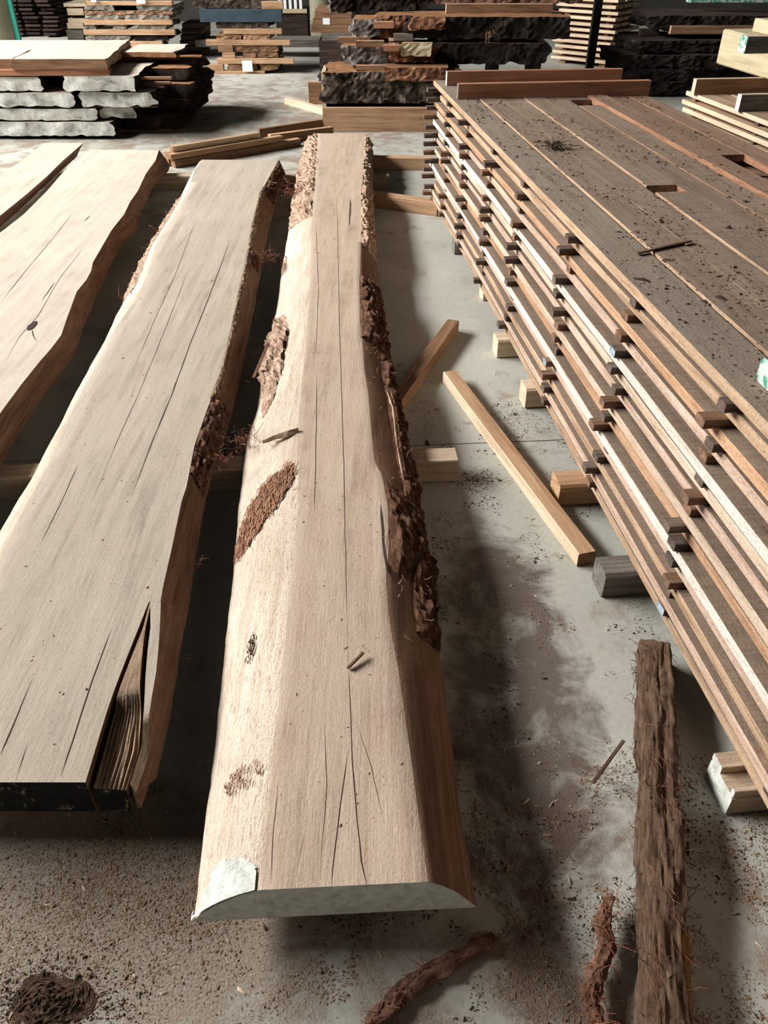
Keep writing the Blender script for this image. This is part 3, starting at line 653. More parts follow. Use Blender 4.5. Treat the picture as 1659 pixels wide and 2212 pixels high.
for pts, w in (([(-0.747,1.885,0.19),(-0.759,2.21,0.19),(-0.764,2.527,0.19),(-0.781,2.935,0.19),(-0.793,3.422,0.19),(-0.81,3.906,0.19),(-0.827,4.267,0.19)], 0.004), ([(-0.857,1.874,0.19),(-0.873,2.182,0.19),(-0.884,2.527,0.19),(-0.907,2.957,0.19),(-0.935,3.449,0.19),(-0.966,3.873,0.19)], 0.0018),
               ([(-0.939,1.659,0.19),(-0.945,1.851,0.19),(-0.96,2.072,0.19)], 0.0018), ([(-0.643,0.935,0.19),(-0.647,1.035,0.19),(-0.654,1.172,0.19),(-0.656,1.344,0.19)], 0.003), ([(-0.784,0.989,0.19),(-0.786,1.07,0.19),(-0.79,1.185,0.19)], 0.003), ([(-0.729,0.929,0.19),(-0.738,1.023,0.19)], 0.0016),
               ([(-0.951,2.691,0.19),(-0.978,3.14,0.19),(-1.008,3.744,0.19),(-1.078,4.64,0.19)], 0.002)):
    ribbon(sp, pts, w, ZT + 0.0006, 'crack')
bark_patch(sp, WsR, 2.45, 5.3, -0.06, 0.26, 'split_wood', 0.010, 0.016, 'worn_edge', 2.0)
bark_patch(sp, WsR, 5.2, fy2 - 0.02, 0.0, 0.9, 'bark_brown', 0.03, 0.016)
bark_patch(sp, WsR, 2.0, 2.55, 0.0, 0.9, 'bark_red', 0.026, 0.010)
bark_patch(sp, WsR, 3.95, 4.15, 0.0, 0.8, 'bark_red', 0.024, 0.010)
bark_patch(sp, WsL, 3.6, 5.2, 0.3, 1.1, 'bark_pale', 0.02, 0.016)
it = tuft((-0.49, 2.28, 0.165), 46, 0.06, 0.03, 0.0010, dirv=(0.4, -0.6, 0.0)) + tuft((-0.51, 2.12, 0.18), 40, 0.05, 0.025, 0.0010) + tuft((-0.45, 2.30, 0.12), 18, 0.08, 0.02, 0.0008, dirv=(0.1, 0, 0.8))
it += tuft((-0.6, 4.02, 0.17), 50, 0.06, 0.03, 0.002) + tuft((-0.6, 5.35, 0.16), 60, 0.09, 0.05, 0.0025)
for _ in range(60):
    y = rnd.uniform(2.0, 6.0); it += tuft(WsR.at(y, rnd.uniform(0.1, 0.7)) + Vector((0.006, 0, 0)), 1, 0.06, 0.006, 0.0014)
for _ in range(60):
    y = rnd.uniform(3.5, 5.4); it += tuft(WsL.at(y, rnd.uniform(0.3, 1.0)), 1, 0.08, 0.008, 0.0018)
it += tuft((-0.5, 1.62, 0.16), 7, 0.06, 0.006, 0.0009) + tuft((-0.49, 1.30, 0.14), 8, 0.05, 0.006, 0.0009)
strands('bark_fibres', it, 'fibre_red', sp)
stick('bark_strip', (-0.50, 2.72, 0.15), (-0.475, 3.0, 0.165), 0.012, 0.006, 'bark_red', parent=sp, seg=6, wob=0.004, ch=0.001)
settle(sp, sp.location)

# ------------------------------------------------------------------ the two slabs at the left edge
tRT = [(-1.672,6.302,0.2),(-1.617,5.947,0.2),(-1.598,5.589,0.2),(-1.546,5.167,0.2),(-1.532,4.922,0.2),(-1.501,4.668,0.2),(-1.493,4.378,0.2),(-1.443,3.858,0.2),(-1.417,3.748,0.2),(-1.404,3.625,0.2),(-1.404,3.485,0.2),(-1.355,3.2,0.2),(-1.319,3.006,0.2),(-1.317,2.888,0.2),(-1.322,2.777,0.2),(-1.324,2.583,0.2),(-1.321,2.441,0.2),(-1.319,2.366,0.2),(-1.303,2.031,0.2),(-1.267,1.707,0.2)]
tRB = [(-1.641,6.542,0.092),(-1.582,6.129,0.092),(-1.59,5.698,0.092),(-1.527,5.081,0.092),(-1.468,4.763,0.092),(-1.481,4.541,0.092),(-1.464,4.239,0.092),(-1.431,3.96,0.092),(-1.387,3.588,0.092),(-1.348,3.296,0.092),(-1.311,3.087,0.092),(-1.303,2.898,0.092),(-1.312,2.687,0.092),(-1.304,2.42,0.092),(-1.285,2.199,0.092),(-1.258,1.913,0.092),(-1.233,1.637,0.092)]
tLT = [(-2.178,6.258,0.2),(-2.18,5.763,0.2),(-2.116,5.167,0.2),(-2.081,4.668,0.2),(-2.086,4.329,0.2),(-2.045,3.424,0.2),(-1.942,2.344,0.2),(-1.83,1.707,0.2)]
tLB = [(p[0] - 0.04, p[1], 0.092) for p in tLT]
WtL = Wane(tLT, tLB, -1, 0.20, ZB); WtR = Wane(tRT, tRB, 1, 0.20, ZB, 0.05)
th = empty('live_edge_slab', (-1.8, 1.75, ZB), 'wide pale slab with a wavy right edge and dark knot at left', 'slab')
slab(th, WtL, WtR, 1.72, 0.5 * (tRT[0][1] + tLT[0][1]), ['slab_top_pale', 'sapwood', 'heart_side', 'slab_top_pale', 'slab_top_pale'], ny=170, zt=0.20)
for pts, w in (([(-1.7,3.343,0.2),(-1.735,3.748,0.2),(-1.764,4.197,0.2),(-1.804,4.695,0.2)], 0.003), ([(-1.455,2.769,0.2),(-1.483,2.979,0.2),(-1.482,3.19,0.2),(-1.537,3.655,0.2),(-1.566,4.274,0.2)], 0.0022), ([(-2.095,4.353,0.2),(-2.135,4.883,0.2),(-2.198,5.712,0.2)], 0.004), ([(-1.525,3.37,0.2),(-1.543,3.595,0.2)], 0.005),
               ([(-1.691,4.536,0.2),(-1.688,4.641,0.2)], 0.012)):
    ribbon(th, pts, w, 0.2006, 'crack')
def knot(parent, c, rx, ry, z):
    V = [(c[0], c[1], z - 0.0)]; F = []; n = 14
    for k in range(n):
        a = k * 6.283 / n; r = 1 + 0.25 * N(k * 0.9, c[0], 1); V.append((c[0] + rx * r * math.cos(a), c[1] + ry * r * math.sin(a), z + 0.0015))
    F = [(0, k + 1, (k + 1) % n + 1) for k in range(n)]
    return mk('knot', V, F, 'crack', parent)
kp = [(-1.471,3.098,0.2)][0]; knot(th, kp, 0.014, 0.045, 0.2008)
ribbon(th, [(-1.458,3.061,0.2),(-1.429,2.997,0.2),(-1.396,2.944,0.2)], 0.006, 0.2007, 'crack')
tw_ = 0.5 * (tRT[0][1] + tLT[0][1]); prism('paper_tag', [(-1.84, tw_), (-1.74, tw_), (-1.74, tw_ + 0.003), (-1.84, tw_ + 0.003)], 0.13, 0.225, 'paper', th)
settle(th, th.location)
fRT = [(-2.313,6.487,0.19),(-2.289,5.991,0.19),(-2.254,5.545,0.19),(-2.234,5.131,0.19),(-2.224,4.676,0.19),(-2.165,3.449,0.19)]; fRB = [(-2.395,6.721,0.1),(-2.373,6.204,0.1),(-2.322,5.308,0.1),(-2.298,4.799,0.1),(-2.226,3.507,0.1)]
fLT = [(-2.613,6.487,0.19),(-2.58,5.897,0.19),(-2.591,5.618,0.19),(-2.637,3.94,0.19)]; fLB = [(p[0] - 0.02, p[1], 0.10) for p in fLT]
fo = empty('live_edge_slab', (-2.6, 4.0, ZB), 'narrow bright cream slab at the far left edge, beside the wavy slab', 'slab')
slab(fo, Wane(fLT, fLB, -1, 0.19, ZB), Wane(fRT, fRB, 1, 0.19, ZB, 0.05), 3.6, 6.55, ['slab_top_pale', 'sapwood', 'heart_side', 'slab_top_pale', 'slab_top_pale'], ny=80)
settle(fo, fo.location)

# ------------------------------------------------------------------ bearers and loose sticks on the floor
stick('bearer', (-2.9, 2.06, 0), (0.249, 2.285, 0), 0.085, 0.088, 'timber_dusty', 'square bearer under the slabs, pale end out right of the centre slab', 'bearer', 'slab bearers', seg=8)
stick('bearer', (-3.1, 6.03, 0), (0.035, 6.02, 0), 0.085, 0.088, 'timber_dusty', 'dusty bearer under the far part of the slabs, short end beyond centre slab', 'bearer', 'slab bearers', seg=8)
stick('bearer', (-0.55, 6.62, 0), (0.385, 6.56, 0), 0.09, 0.085, 'timber', 'short timber crosswise under the far tip of the centre slab', 'bearer', seg=3)
stick('bearer', (-0.55, 5.80, 0), (0.366, 5.35, 0), 0.09, 0.085, 'timber', 'slanting timber from under centre slab to foot of plank stack', 'bearer', seg=3)
stick('timber_offcut', (-0.02, 2.56, 0), (0.325, 3.50, 0), 0.058, 0.055, ('timber', 'timber_brown', 'timber_brown'), 'short orange-sided batten poking out from under the centre slab', 'batten', seg=3)
stick('timber_offcut', (0.605, 1.80, 0), (0.275, 2.985, 0), 0.058, 0.05, ('timber_pale', 'timber', 'timber_brown'), 'long pale batten lying alone on floor, pointing at the plank stack', 'batten', seg=10, wob=0.003)

# log with fibrous bark, lower right
def loft(path, radii, mat, name, parent, nth=26, ridge=0.012, flat_=0.8, sd=1.0, fr=4.0, base=True, sq=0.0):
    n = len(path); V, F = [], []
    for i, (p, r) in enumerate(zip(path, radii)):
        a = Vector(path[max(0, i - 1)]); b = Vector(path[min(n - 1, i + 1)]); d = (b - a).normalized(); s = d.cross(Vector((0, 0, 1))).normalized(); u = s.cross(d)
        for k in range(nth):
            an = k * 6.283185 / nth; c, q = math.cos(an), math.sin(an)
            r_sq = 1 + sq * ((c ** 6 + q ** 6) ** (-1 / 6) - 1)
            rr = r * r_sq + ridge * (N(c * 2.2 + sd, q * 2.2, i * 0.10 * fr / 4) + 0.9 * N(c * 6 + sd, q * 6, i * 0.16 * fr / 4) + 0.5 * N(c * 14, q * 14 + sd, i * 0.5))
            pt = Vector(p) + s * c * rr + u * q * rr * flat_; pt.z = max(pt.z, 0.001); V.append(tuple(pt))
    for i in range(n - 1):
        for k in range(nth): a = i * nth + k; b = i * nth + (k + 1) % nth; F.append((a, b, b + nth, a + nth))
    F += [tuple(range(nth - 1, -1, -1)), tuple(range(len(V) - nth, len(V)))]
    return mk(name, V, F, mat, parent, smooth=50)
LA, LB_ = Vector((0.445, 0.42, 0.035)), Vector((0.70, 1.42, 0.035))
lg = empty('bark_log', (0.58, 0.9, 0), 'thin log in shaggy brown bark lying at the lower right', 'log')
rz_l = math.atan2(LB_.y - LA.y, LB_.x - LA.x)
def on_log(t, side, up): 
    p = LA.lerp(LB_, t); d = (LB_ - LA).normalized(); s = Vector((d.y, -d.x, 0)); return p + s * side + Vector((0, 0, up))
# square-ish core built along its own length so that the grain follows it
path = [LA.lerp(LB_, i / 90) + Vector((0.004 * math.sin(i * 0.13), 0, 0)) for i in range(91)]
core = loft([((p - LA).length, 0, p.z) for p in path], [0.041 + 0.003 * math.sin(i * 0.21) for i in range(91)], 'bark_log', 'bark_layer', lg, 56, 0.0075, 0.95, 3.0, sq=0.85)
core.location = (LA.x, LA.y, 0); core.rotation_euler = (0, 0, rz_l)
yw = loft([(0.02 + i * 0.012, -0.026, 0.045) for i in range(24)], [0.021] * 24, 'yellow_wood', 'exposed_wood', lg, 14, 0.006, 0.9, 6.0)
yw.location = (LA.x, LA.y, 0); yw.rotation_euler = (0, 0, rz_l)
it = []
dl = (LB_ - LA).normalized()
for _ in range(420):
    t = rnd.uniform(0.0, 0.98); an = rnd.uniform(-0.4, 3.4); r = 0.047
    p = on_log(t, -math.cos(an) * r, math.sin(an) * r * 0.9); it += tuft(p, 1, 0.032, 0.003, 0.0007, dirv=tuple(dl * rnd.choice((-1, 1)) + Vector((-0.4 * math.cos(an), 0, 0.25))))
strands('bark_fibres', it, 'fibre_dark', lg)
it = []
for _ in range(50):
    t = rnd.choice([rnd.gauss(0.60, 0.05), rnd.gauss(0.27, 0.08)]); p = on_log(t, rnd.gauss(-0.005, 0.022), 0.046); it += tuft(p, 1, 0.06, 0.004, 0.0008, dirv=(0.25, -1.3, -0.1))
strands('torn_fibres', it, 'fibre_red', lg)
stick('splinter', (0.46, 1.03, 0.03), (0.545, 1.12, 0.06), 0.008, 0.004, 'bark_log', parent=lg, ch=0.001)
settle(lg, lg.location)

def bark_strip(name, pts, rad, label, seed, fib=90):
    e = empty(name, (pts[len(pts) // 2][0], pts[len(pts) // 2][1], 0), label, 'bark')
    P2 = []
    for a, b in zip(pts, pts[1:]):
        for i in range(10): P2.append(tuple(Vector(a).lerp(Vector(b), i / 10)))
    P2.append(tuple(pts[-1])); n = len(P2)
    loft(P2, [rad * (0.35 + 0.65 * math.sin(math.pi * (0.08 + 0.86 * i / n))) for i in range(n)], 'bark_red', 'bark_curl', e, 16, rad * 0.45, 0.7, seed, 6)
    it = []
    for _ in range(fib):
        i = rnd.randrange(n - 2); d = (Vector(P2[i + 2]) - Vector(P2[i])).normalized()
        it += tuft(Vector(P2[i]) + Vector((0, 0, rad * 0.5)), 1, 0.05, rad * 0.5, 0.0008, dirv=tuple(d * rnd.choice((1, 1, -1))))
    strands('bark_fibres', it, 'fibre_red', e); settle(e, e.location); return e
bark_strip('bark_strip', [(p[0], p[1], 0.014) for p in [(0.208,0.711,0),(0.148,0.677,0),(0.085,0.645,0),(0.03,0.61,0),(-0.012,0.572,0),(-0.028,0.54,0)]], 0.017, 'twisted red-brown bark strip on the floor at the bottom centre', 4.0)
bark_strip('bark_strip', [(p[0], p[1], 0.03) for p in [(0.443,0.78,0.02),(0.415,0.727,0.02),(0.414,0.685,0.02),(0.382,0.636,0.02),(0.364,0.591,0.02),(0.374,0.54,0.02)]], 0.016, 'curling bark ribbon peeling beside the shaggy log, bottom right', 9.0, 160)
e = empty('bark_heap', (-0.60, 0.60, 0), 'small heap of dark bark crumbs at the bottom left corner', 'debris')
V, F = [], []
for i in range(31):
    for k in range(44):
        r = i / 30; a = k * 6.283185 / 44; x, y = 0.09 * r * math.cos(a) * (1 + 0.4 * N(math.cos(a) * 1.5, math.sin(a) * 1.5, 5)), 0.052 * r * math.sin(a) * (1 + 0.4 * N(math.cos(a) * 1.5, math.sin(a) * 1.5, 8))
        V.append((x, y, max(0.0, 0.004 * (1 - r) + (1 - r ** 3) * (0.009 * abs(N(x * 70, y * 70, 2)) + 0.010 * abs(N(x * 190, y * 190, 2)))) - 0.001 * r))
for i in range(30):
    for k in range(44): F.append((i * 44 + k, i * 44 + (k + 1) % 44, i * 44 + 44 + (k + 1) % 44, i * 44 + 44 + k))
mk('crumb_mound', V, F, 'bark_dust', e)
strands('bark_fibres', [x for _ in range(26) for x in tuft((rnd.gauss(0, 0.06), rnd.gauss(0, 0.04), 0.012), 1, 0.03, 0.004, 0.0009)], 'fibre_dark', e)

# ------------------------------------------------------------------ the stickered plank stack
SA = math.atan2(0.994, -0.1054)                 # run of the planks (far direction)
av = Vector((-0.1054, 0.9944, 0)); nv = Vector((0.9944, 0.1054, 0))
O0 = Vector((0.306 + 0.106 * 5.505, 0, 0))      # left edge line where y = 0
def sp_(along, across, z): return O0 + av * along + nv * across + Vector((0, 0, z))
ORD = ['first', 'second', 'third', 'fourth', 'fifth', 'sixth', 'seventh', 'eighth', 'ninth', 'tenth', 'eleventh', 'twelfth', 'thirteenth', 'fourteenth', 'fifteenth']
NLAY, PIT, BT, Z0 = 14, 0.0502, 0.0275, 0.087
lay_mat = ['tan', 'tan', 'orange', 'pink', 'white', 'cream', 'pink', 'cream', 'orange', 'white', 'pink', 'tan', 'pink', 'tan']
near_a = -0.75
lay_off = [0.0, 0.012, -0.004, 0.006, -0.012, 0.004, 0.010, -0.006, 0.008, -0.014, 0.006, -0.006, -0.012, -0.002]
lay_far = [5.53, 5.32, 5.46, 5.40, 5.44, 5.30, 5.48, 5.36, 5.28, 5.52, 5.46, 5.34, 5.50, 5.55]
cols = [0.145, 0.130, 0.122, 0.122, 0.120, 0.120, 0.120, 0.120, 0.120]
cum = [0]
for w in cols: cum.append(cum[-1] + w)
def plank(a0, a1, ac, w, z, mats, label, group, seg=14, wob=0.004, h=BT, ch=0.0025):
    p0, p1 = sp_(a0, ac + w / 2, z), sp_(a1, ac + w / 2, z)
    return stick('plank', p0, p1, w, h, mats, label, 'plank', group, ch=ch, seg=seg, wob=wob)
for li in range(NLAY):
    z = Z0 + (NLAY - 1 - li) * PIT
    em = 'edge_' + lay_mat[li]
    if li == 0: continue
    wd_ = 0.15 + 0.03 * rnd.random()
    plank(near_a, lay_far[li], lay_off[li], wd_, z, (em, 'plank_top', em), 'edge plank, %s layer down from the top of the stickered stack' % ORD[li], 'edge planks of the stack', wob=0.006)
    plank(near_a, 5.35 + 0.15 * rnd.random(), lay_off[li] + wd_ + 0.02, 0.15, z, ('edge_tan', 'plank_top', 'edge_tan'), 'inner plank behind the edge plank, %s layer down in the stickered stack' % ORD[li], 'inner planks of the stack', 4)
for ci in range(3, 9):
    plank(near_a, 5.4, cum[ci] + 0.015, cols[ci] - 0.012, Z0 + 12 * PIT, ('edge_rust', 'plank_top_red', 'edge_rust'), 'plank under the %s top board counted from the stack\'s left edge' % ORD[ci], 'planks below the top layer', 4)
zt = Z0 + 13 * PIT
tm = ['plank_top_grey', 'plank_top', 'plank_top', 'plank_top', 'plank_top', 'plank_top', 'plank_top_red', 'plank_top_red', 'plank_top_red']
te = ['edge_tan', 'edge_tan', 'edge_tan', 'edge_tan', 'edge_rust', 'edge_rust', 'edge_rust', 'edge_rust', 'edge_rust']
top = {0: [(near_a, 5.53)], 1: [(near_a, 5.40)], 2: [(near_a, 5.36)], 3: [(near_a, 2.94), (3.03, 5.42)], 4: [(near_a, 5.38)], 5: [(near_a, 4.62), (4.78, 5.40)], 6: [(near_a, 5.35)], 7: [(near_a, 3.10), (3.47, 5.42)], 8: [(near_a, 5.40)]}
for ci, segs in top.items():
    for k, (a0, a1) in enumerate(segs):
        gap = (0, .008, .003, .006, .003, .003, .006, .002, .002)[ci]
        dz = 0.010 if ci == 6 else (0.003 if ci in (1, 3) else 0.0)
        extra = '' if len(segs) == 1 else (', near piece' if k == 0 else ', far piece')
        o = plank(a0, a1, cum[ci] + (gap if ci else 0), cols[ci] - gap, zt, (te[ci], tm[ci], te[ci]), '%s top board from the left edge of the plank stack%s' % (ORD[ci].capitalize(), extra), 'top boards of the stack', 16, 0.0009, BT + dz, 0.008 if ci == 6 else 0.0025)
ZTOP = zt + BT
rows_y = [5.41, 4.93, 4.38, 3.81, 3.25, 2.60, 2.05, 1.50, 0.95, 0.40, -0.15, -0.65]
for ri, ry in enumerate(rows_y):
    for li in range(NLAY - 1):
        if ri == 9 and False: continue
        z = Z0 + (NLAY - 1 - li) * PIT - (PIT - BT)
        prot = 0.05 + 0.02 * rnd.random() if ri == 0 else max(0.004, rnd.gauss(0.022, 0.016))
        if li == 0 and ri > 0: prot = max(0.002, prot - 0.012)
        al = ry / 0.9944 + rnd.gauss(0, 0.016) - (0.0 if ri else 0.02)
        mt = rnd.choice(('stick_grey', 'stick_brown', 'stick_grey', 'stick_grey', 'stick_brown'))
        if (ri, li) in ((6, 3), (5, 9), (7, 12)): end = 'blue_end'
        else: end = mt
        skew = rnd.gauss(0, 0.012)
        stick('sticker', sp_(al, -prot, z), sp_(al + skew, 1.12 + 0.03 * rnd.random(), z), rnd.uniform(0.034, 0.046), PIT - BT, (mt, mt, end),
              'spacer stick in %s gap down, %s row from far end, plank stack' % (ORD[li], ORD[ri]), 'spacer', 'spacer sticks of row %d' % (ri + 1), ch=0.002)
bear = [(5.60, .319, 'timber_grey', 'weathered block under the far left corner of the plank stack'), (4.61, .405, 'timber_grey', 'grey block under the plank stack, second from its far end'),
        (3.91, .500, 'timber_pale', 'narrow pale block under the plank stack, third from its far end'), (3.25, .495, 'timber_pale', 'pale square block under plank stack, farther of the two cream ones'),
        (2.80, .554, 'timber_pale', 'pale square block under plank stack, nearer of the two cream ones'), (2.14, .568, 'timber', 'tan block under plank stack, beside the end of the loose pale batten'),
        (1.70, .617, 'timber_grey', 'dark grey weathered block under plank stack with chalky marks'), (1.02, .733, 'timber_dusty', 'notched block with white painted end under the near plank stack')]
for y, x, mt, lb in bear:
    p0 = Vector((x, y, 0))
    L_ = 1.15
    if y < 1.1:
        nb = empty('bearer_block', tuple(p0), lb, 'bearer', 'stack bearers')
        me = board_mesh('block_body', L_, 0.10, 0.066, 0.006, 6, 0.004, 2.0); o = link('block_body', me, (mt, mt, 'end_white'), nb); o.rotation_euler = (0, 0, math.atan2(nv.y, nv.x))
        for oy, w in ((0.030, 0.040), (-0.044, 0.012)):
            me = board_mesh('raised_edge', L_, w, 0.020, 0.002, 4, 0.001, 3.0); o = link('raised_edge', me, (mt, mt, 'end_white'), nb); o.rotation_euler = (0, 0, math.atan2(nv.y, nv.x)); o.location = Vector((-nv.y * oy, nv.x * oy, 0.0658))
    else:
        stick('bearer_block', p0, p0 + nv * L_, 0.095 if mt != 'timber_grey' else 0.09, 0.086, (mt, mt, 'timber_pale' if mt == 'timber_pale' else mt), lb, 'bearer', 'stack bearers', ch=0.008, seg=5, wob=0.004)
# things lying on the stack
def on_top(name, q, y_front, h, depth, mats, label, **k): return None
pA, pB = [(0.413,4.953,0.7675),(1.542,5.105,0.7675)]
ZS = ZTOP + 0.0005
pA, pB = Vector((0.405, 4.86, ZS)), Vector((1.492, 4.985, ZS))
stick('timber', pA, pB, 0.045, 0.075, ('timber_red', 'timber_red', 'timber_grey'), 'reddish timber on edge across the plank stack, nearer of the two', 'timber', 'timbers on the stack', ch=0.002)
pA, pB = Vector((0.372, 5.31, ZS)), Vector((1.44, 5.42, ZS))
stick('timber', pA, pB, 0.045, 0.075, ('timber_red', 'timber_red', 'end_white'), 'reddish timber on edge across the plank stack, at its far end', 'timber', 'timbers on the stack', ch=0.002)
stick('timber', (0.80, 1.47, ZS), (2.0, 1.60, ZS), 0.10, 0.055, ('timber_grey', 'timber_grey', 'green_paint'), 'beam with a green and white painted end at the right frame edge', 'timber', ch=0.01, seg=5, wob=0.004)
q = [(0.741,2.299,0.7675),(0.827,2.339,0.7675),(0.931,2.407,0.7675)]
stick('splinter', (q[0][0], q[0][1], ZS + 0.003), (q[2][0], q[2][1], ZS + 0.004), 0.014, 0.006, 'stick_brown', 'long thin splinter lying slanted on the plank stack top', 'splinter', ch=0.003, seg=6, wob=0.004)
q = [(0.719,3.653,0.7675)][0]
strands('twig_cluster', tuft((q[0], q[1], ZS + 0.012), 70, 0.06, 0.022, 0.0022, dirv=(0.6, -0.2, 0)), 'stick_grey', None, 'small cluster of grey twigs on the far top of the plank stack', 'twigs', None, False)
q = [(-0.082,1.216,0.19),(-0.048,1.257,0.19)]
stick('bark_sliver', (q[0][0], q[0][1], ZT + 0.003), (q[1][0], q[1][1], ZT + 0.010), 0.009, 0.006, 'bark_red', 'small bark sliver lying on the centre slab face', 'splinter', ch=0.002, seg=5, wob=0.004)

# ------------------------------------------------------------------ second plank stack on the right, with beams on it
R0 = Vector((2.127, 6.236, 0)); rv = Vector((-0.149, 0.9888, 0)); rn = Vector((0.9888, 0.149, 0))
def r_(al, ac, z): return R0 + rv * al + rn * ac + Vector((0, 0, z))
zz = 0.585
for li in range(11):
    z = 0.572 - li * 0.052
    for ci in range(3):
        lb = ('pale plank, column %s from the left, %s layer of the right-hand stack' % (ORD[ci], ORD[li]))
        stick('plank', r_(-3.2, ci * 0.24 + 0.11 + (0.012 if li % 2 else 0) - (0.03 if li == 1 else 0), z), r_(-0.02 - 0.03 * ci, ci * 0.24 + 0.11 + (0.012 if li % 2 else 0) - (0.03 if li == 1 else 0), z), 0.22, 0.028, ('timber_pale', 'edge_tan', 'timber_pale'), lb, 'plank', 'planks of the right-hand stack', seg=6, wob=0.003)
    for k, al in enumerate((-0.12, -0.95, -1.8, -2.7)):
        if li < 10:
            stick('sticker', r_(al, 0.02, z - 0.0238), r_(al, 0.72, z - 0.0238), 0.04, 0.0236, 'stick_grey' if k % 2 else 'stick_brown', 'spacer stick, %s gap of the right-hand stack, %s row from its far end' % (ORD[li], ORD[k]), 'spacer', 'spacers of the right-hand stack', ch=0.002)
for k, al in enumerate((-0.15, -1.6, -3.0)):
    stick('bearer_block', r_(al, 0.0, 0), r_(al, 0.75, 0), 0.09, 0.051, 'timber_brown', '%s floor bearer under the right-hand stack from its far end' % ORD[k].capitalize(), 'bearer', 'bearers of the right-hand stack')
q = [(2.136,6.086,0.6),(2.213,5.469,0.6)]
stick('timber', (2.125, 6.07, 0.6005), (2.95, 6.16, 0.6005), 0.05, 0.095, ('timber_brown', 'timber_pale', 'timber_pale'), 'brown timber on edge across the right-hand stack, the farther one', 'timber', 'timbers on the right-hand stack')
stick('timber', (q[1][0], q[1][1], 0.6005), (q[1][0] + 0.8, q[1][1] + 0.1, 0.6005), 0.05, 0.095, ('timber_grey', 'timber_pale', 'end_white'), 'grey timber with white end across the right-hand stack, the nearer one', 'timber', 'timbers on the right-hand stack')
c0 = [(2.502,6.769,0.696),(2.604,6.028,0.696)]
ca, cb = Vector(c0[0]), Vector(c0[1]); cd = (ca - cb).normalized(); cn = Vector((cd.y, -cd.x, 0))
cant = stick('timber_cant', cb - cd * 0.08 + cn * 0.16 , ca + cn * 0.16, 0.32, 0.225, ('cant_yellow', 'cant_yellow', 'cant_yellow'), 'huge squared pale yellow beam resting on the right-hand stack', 'beam', ch=0.01, seg=4, wob=0.004)
def cpt(u, h): p = ca - cd * u - cn * 0.0015; return (p.x, p.y, 0.696 + h)
c2 = stick('timber_cant', ca - cd * 1.15 + cn * 0.20 + Vector((0, 0, 0.226)), ca - cd * 0.22 + cn * 0.20 + Vector((0, 0, 0.226)), 0.20, 0.085, 'cant_yellow', 'smaller pale beam lying on top of the huge yellow beam', 'beam', ch=0.006, seg=4)
bl_ = stick('timber_block', r_(-1.08, 0.27, 0.6005), r_(-1.08, 0.60, 0.6005), 0.14, 0.349, 'timber_grey', 'grey support block on the right-hand stack under the green-ended timber', 'block')
gy = 4.95
stick('timber', tuple(Vector([(2.049,5.199,0.95)][0])), tuple(Vector([(2.049,5.199,0.95)][0]) + Vector((0.75, 0.06, 0))), 0.09, 0.085, ('timber_grey', 'timber_pale', 'green_paint'), 'grey timber with a green painted end jutting over the right-hand stack', 'timber')

# ------------------------------------------------------------------ behind the centre slab: boards on the floor, upright board
bx('timber', (-0.560, 0.60, 0.0, 0.200), ('timber', 'timber', 'timber_pale'), 'wide board standing on edge behind the far tip of the centre slab', 'board', None, 0.05, 7.93)
stick('board', [(-1.104,7.538,0)][0], (-0.50, 8.02, 0.0), 0.045, 0.10, ('timber_brown', 'timber_brown', 'timber_grey'), 'dark board on edge running up to the wide upright board', 'board')
stick('batten', (-1.03, 9.33, 0), (-0.50, 8.60, 0), 0.07, 0.06, ('timber_pale', 'timber_pale', 'timber_pale'), 'pale batten on the floor behind the wide upright board', 'batten')
b0 = Vector((-1.66, 6.60, 0)); bd = Vector((0.96, 0.80, 0)).normalized()
for k, (s0, ln, off, z, m, lb) in enumerate(((0.0, 1.20, 0.0, 0.0, 'timber_brown', 'bottom batten of the small bundle behind the split slab'), (-0.02, 1.05, 0.01, 0.062, 'timber', 'long orange batten second in the bundle behind the split slab'),
                                             (-0.01, 0.95, 0.085, 0.0, 'timber_brown', 'rear low batten of the bundle behind the split slab'), (0.0, 0.85, 0.09, 0.062, 'timber', 'rear orange lath on the bundle behind the split slab'),
                                             (0.03, 0.80, 0.05, 0.104, 'timber_pale', 'topmost pale lath of the bundle behind the split slab'))):
    nrm_ = Vector((-bd.y, bd.x, 0))
    p = b0 + bd * s0 + nrm_ * off + Vector((0, 0, z)); stick('batten', p, p + bd * ln, 0.07 if k < 4 else 0.05, 0.06 if z == 0 else 0.04, (m, 'timber', 'timber_brown'), lb, 'batten', 'bundle of battens')
p = Vector((-0.99, 7.385, 0)); stick('batten', p, p + Vector((0.52, 0.33, 0)), 0.06, 0.085, ('timber_brown', 'timber', 'timber'), 'batten running from the small bundle behind the centre slab', 'batten')

# ------------------------------------------------------------------ left background: slabs with white painted ends
fy = 7.6
def wslab(d, y, depth, label, mats=('bark_dark', 'slab_top_pale', 'end_grey'), amp=0.04, **k): return block('sealed_slab', d, y, depth, mats, label, 'slab', 'white-ended slabs', amp, fr=8.0, **k)
for xa in (-3.9, -2.75):
    stick('bearer', (xa, fy + 0.35, 0), (xa + 0.9, fy + 0.35, 0), 0.08, 0.028, 'timber_brown', 'low bearer under the white-ended slabs, %s' % ('left one' if xa < -3 else 'right one'), 'bearer', 'low bearers')
wslab((-4.3, -2.40, .029, .140), fy, 1.5, 'bottom left slab of the white-ended stack, widest end face')
wslab((-2.36, -1.86, .029, .135), fy + 0.25, 1.3, 'bottom right dark slab of the white-ended stack, in shadow', ('bark_dark', 'burl_top', 'bark_dark'), 0.05)
wslab((-4.3, -2.53, .152, .245), fy + 0.02, 1.5, 'second slab up in the white-ended stack, left')
wslab((-2.50, -2.22, .155, .240), fy + 0.1, 1.4, 'small half-painted slab second up, right, in the white-ended stack')
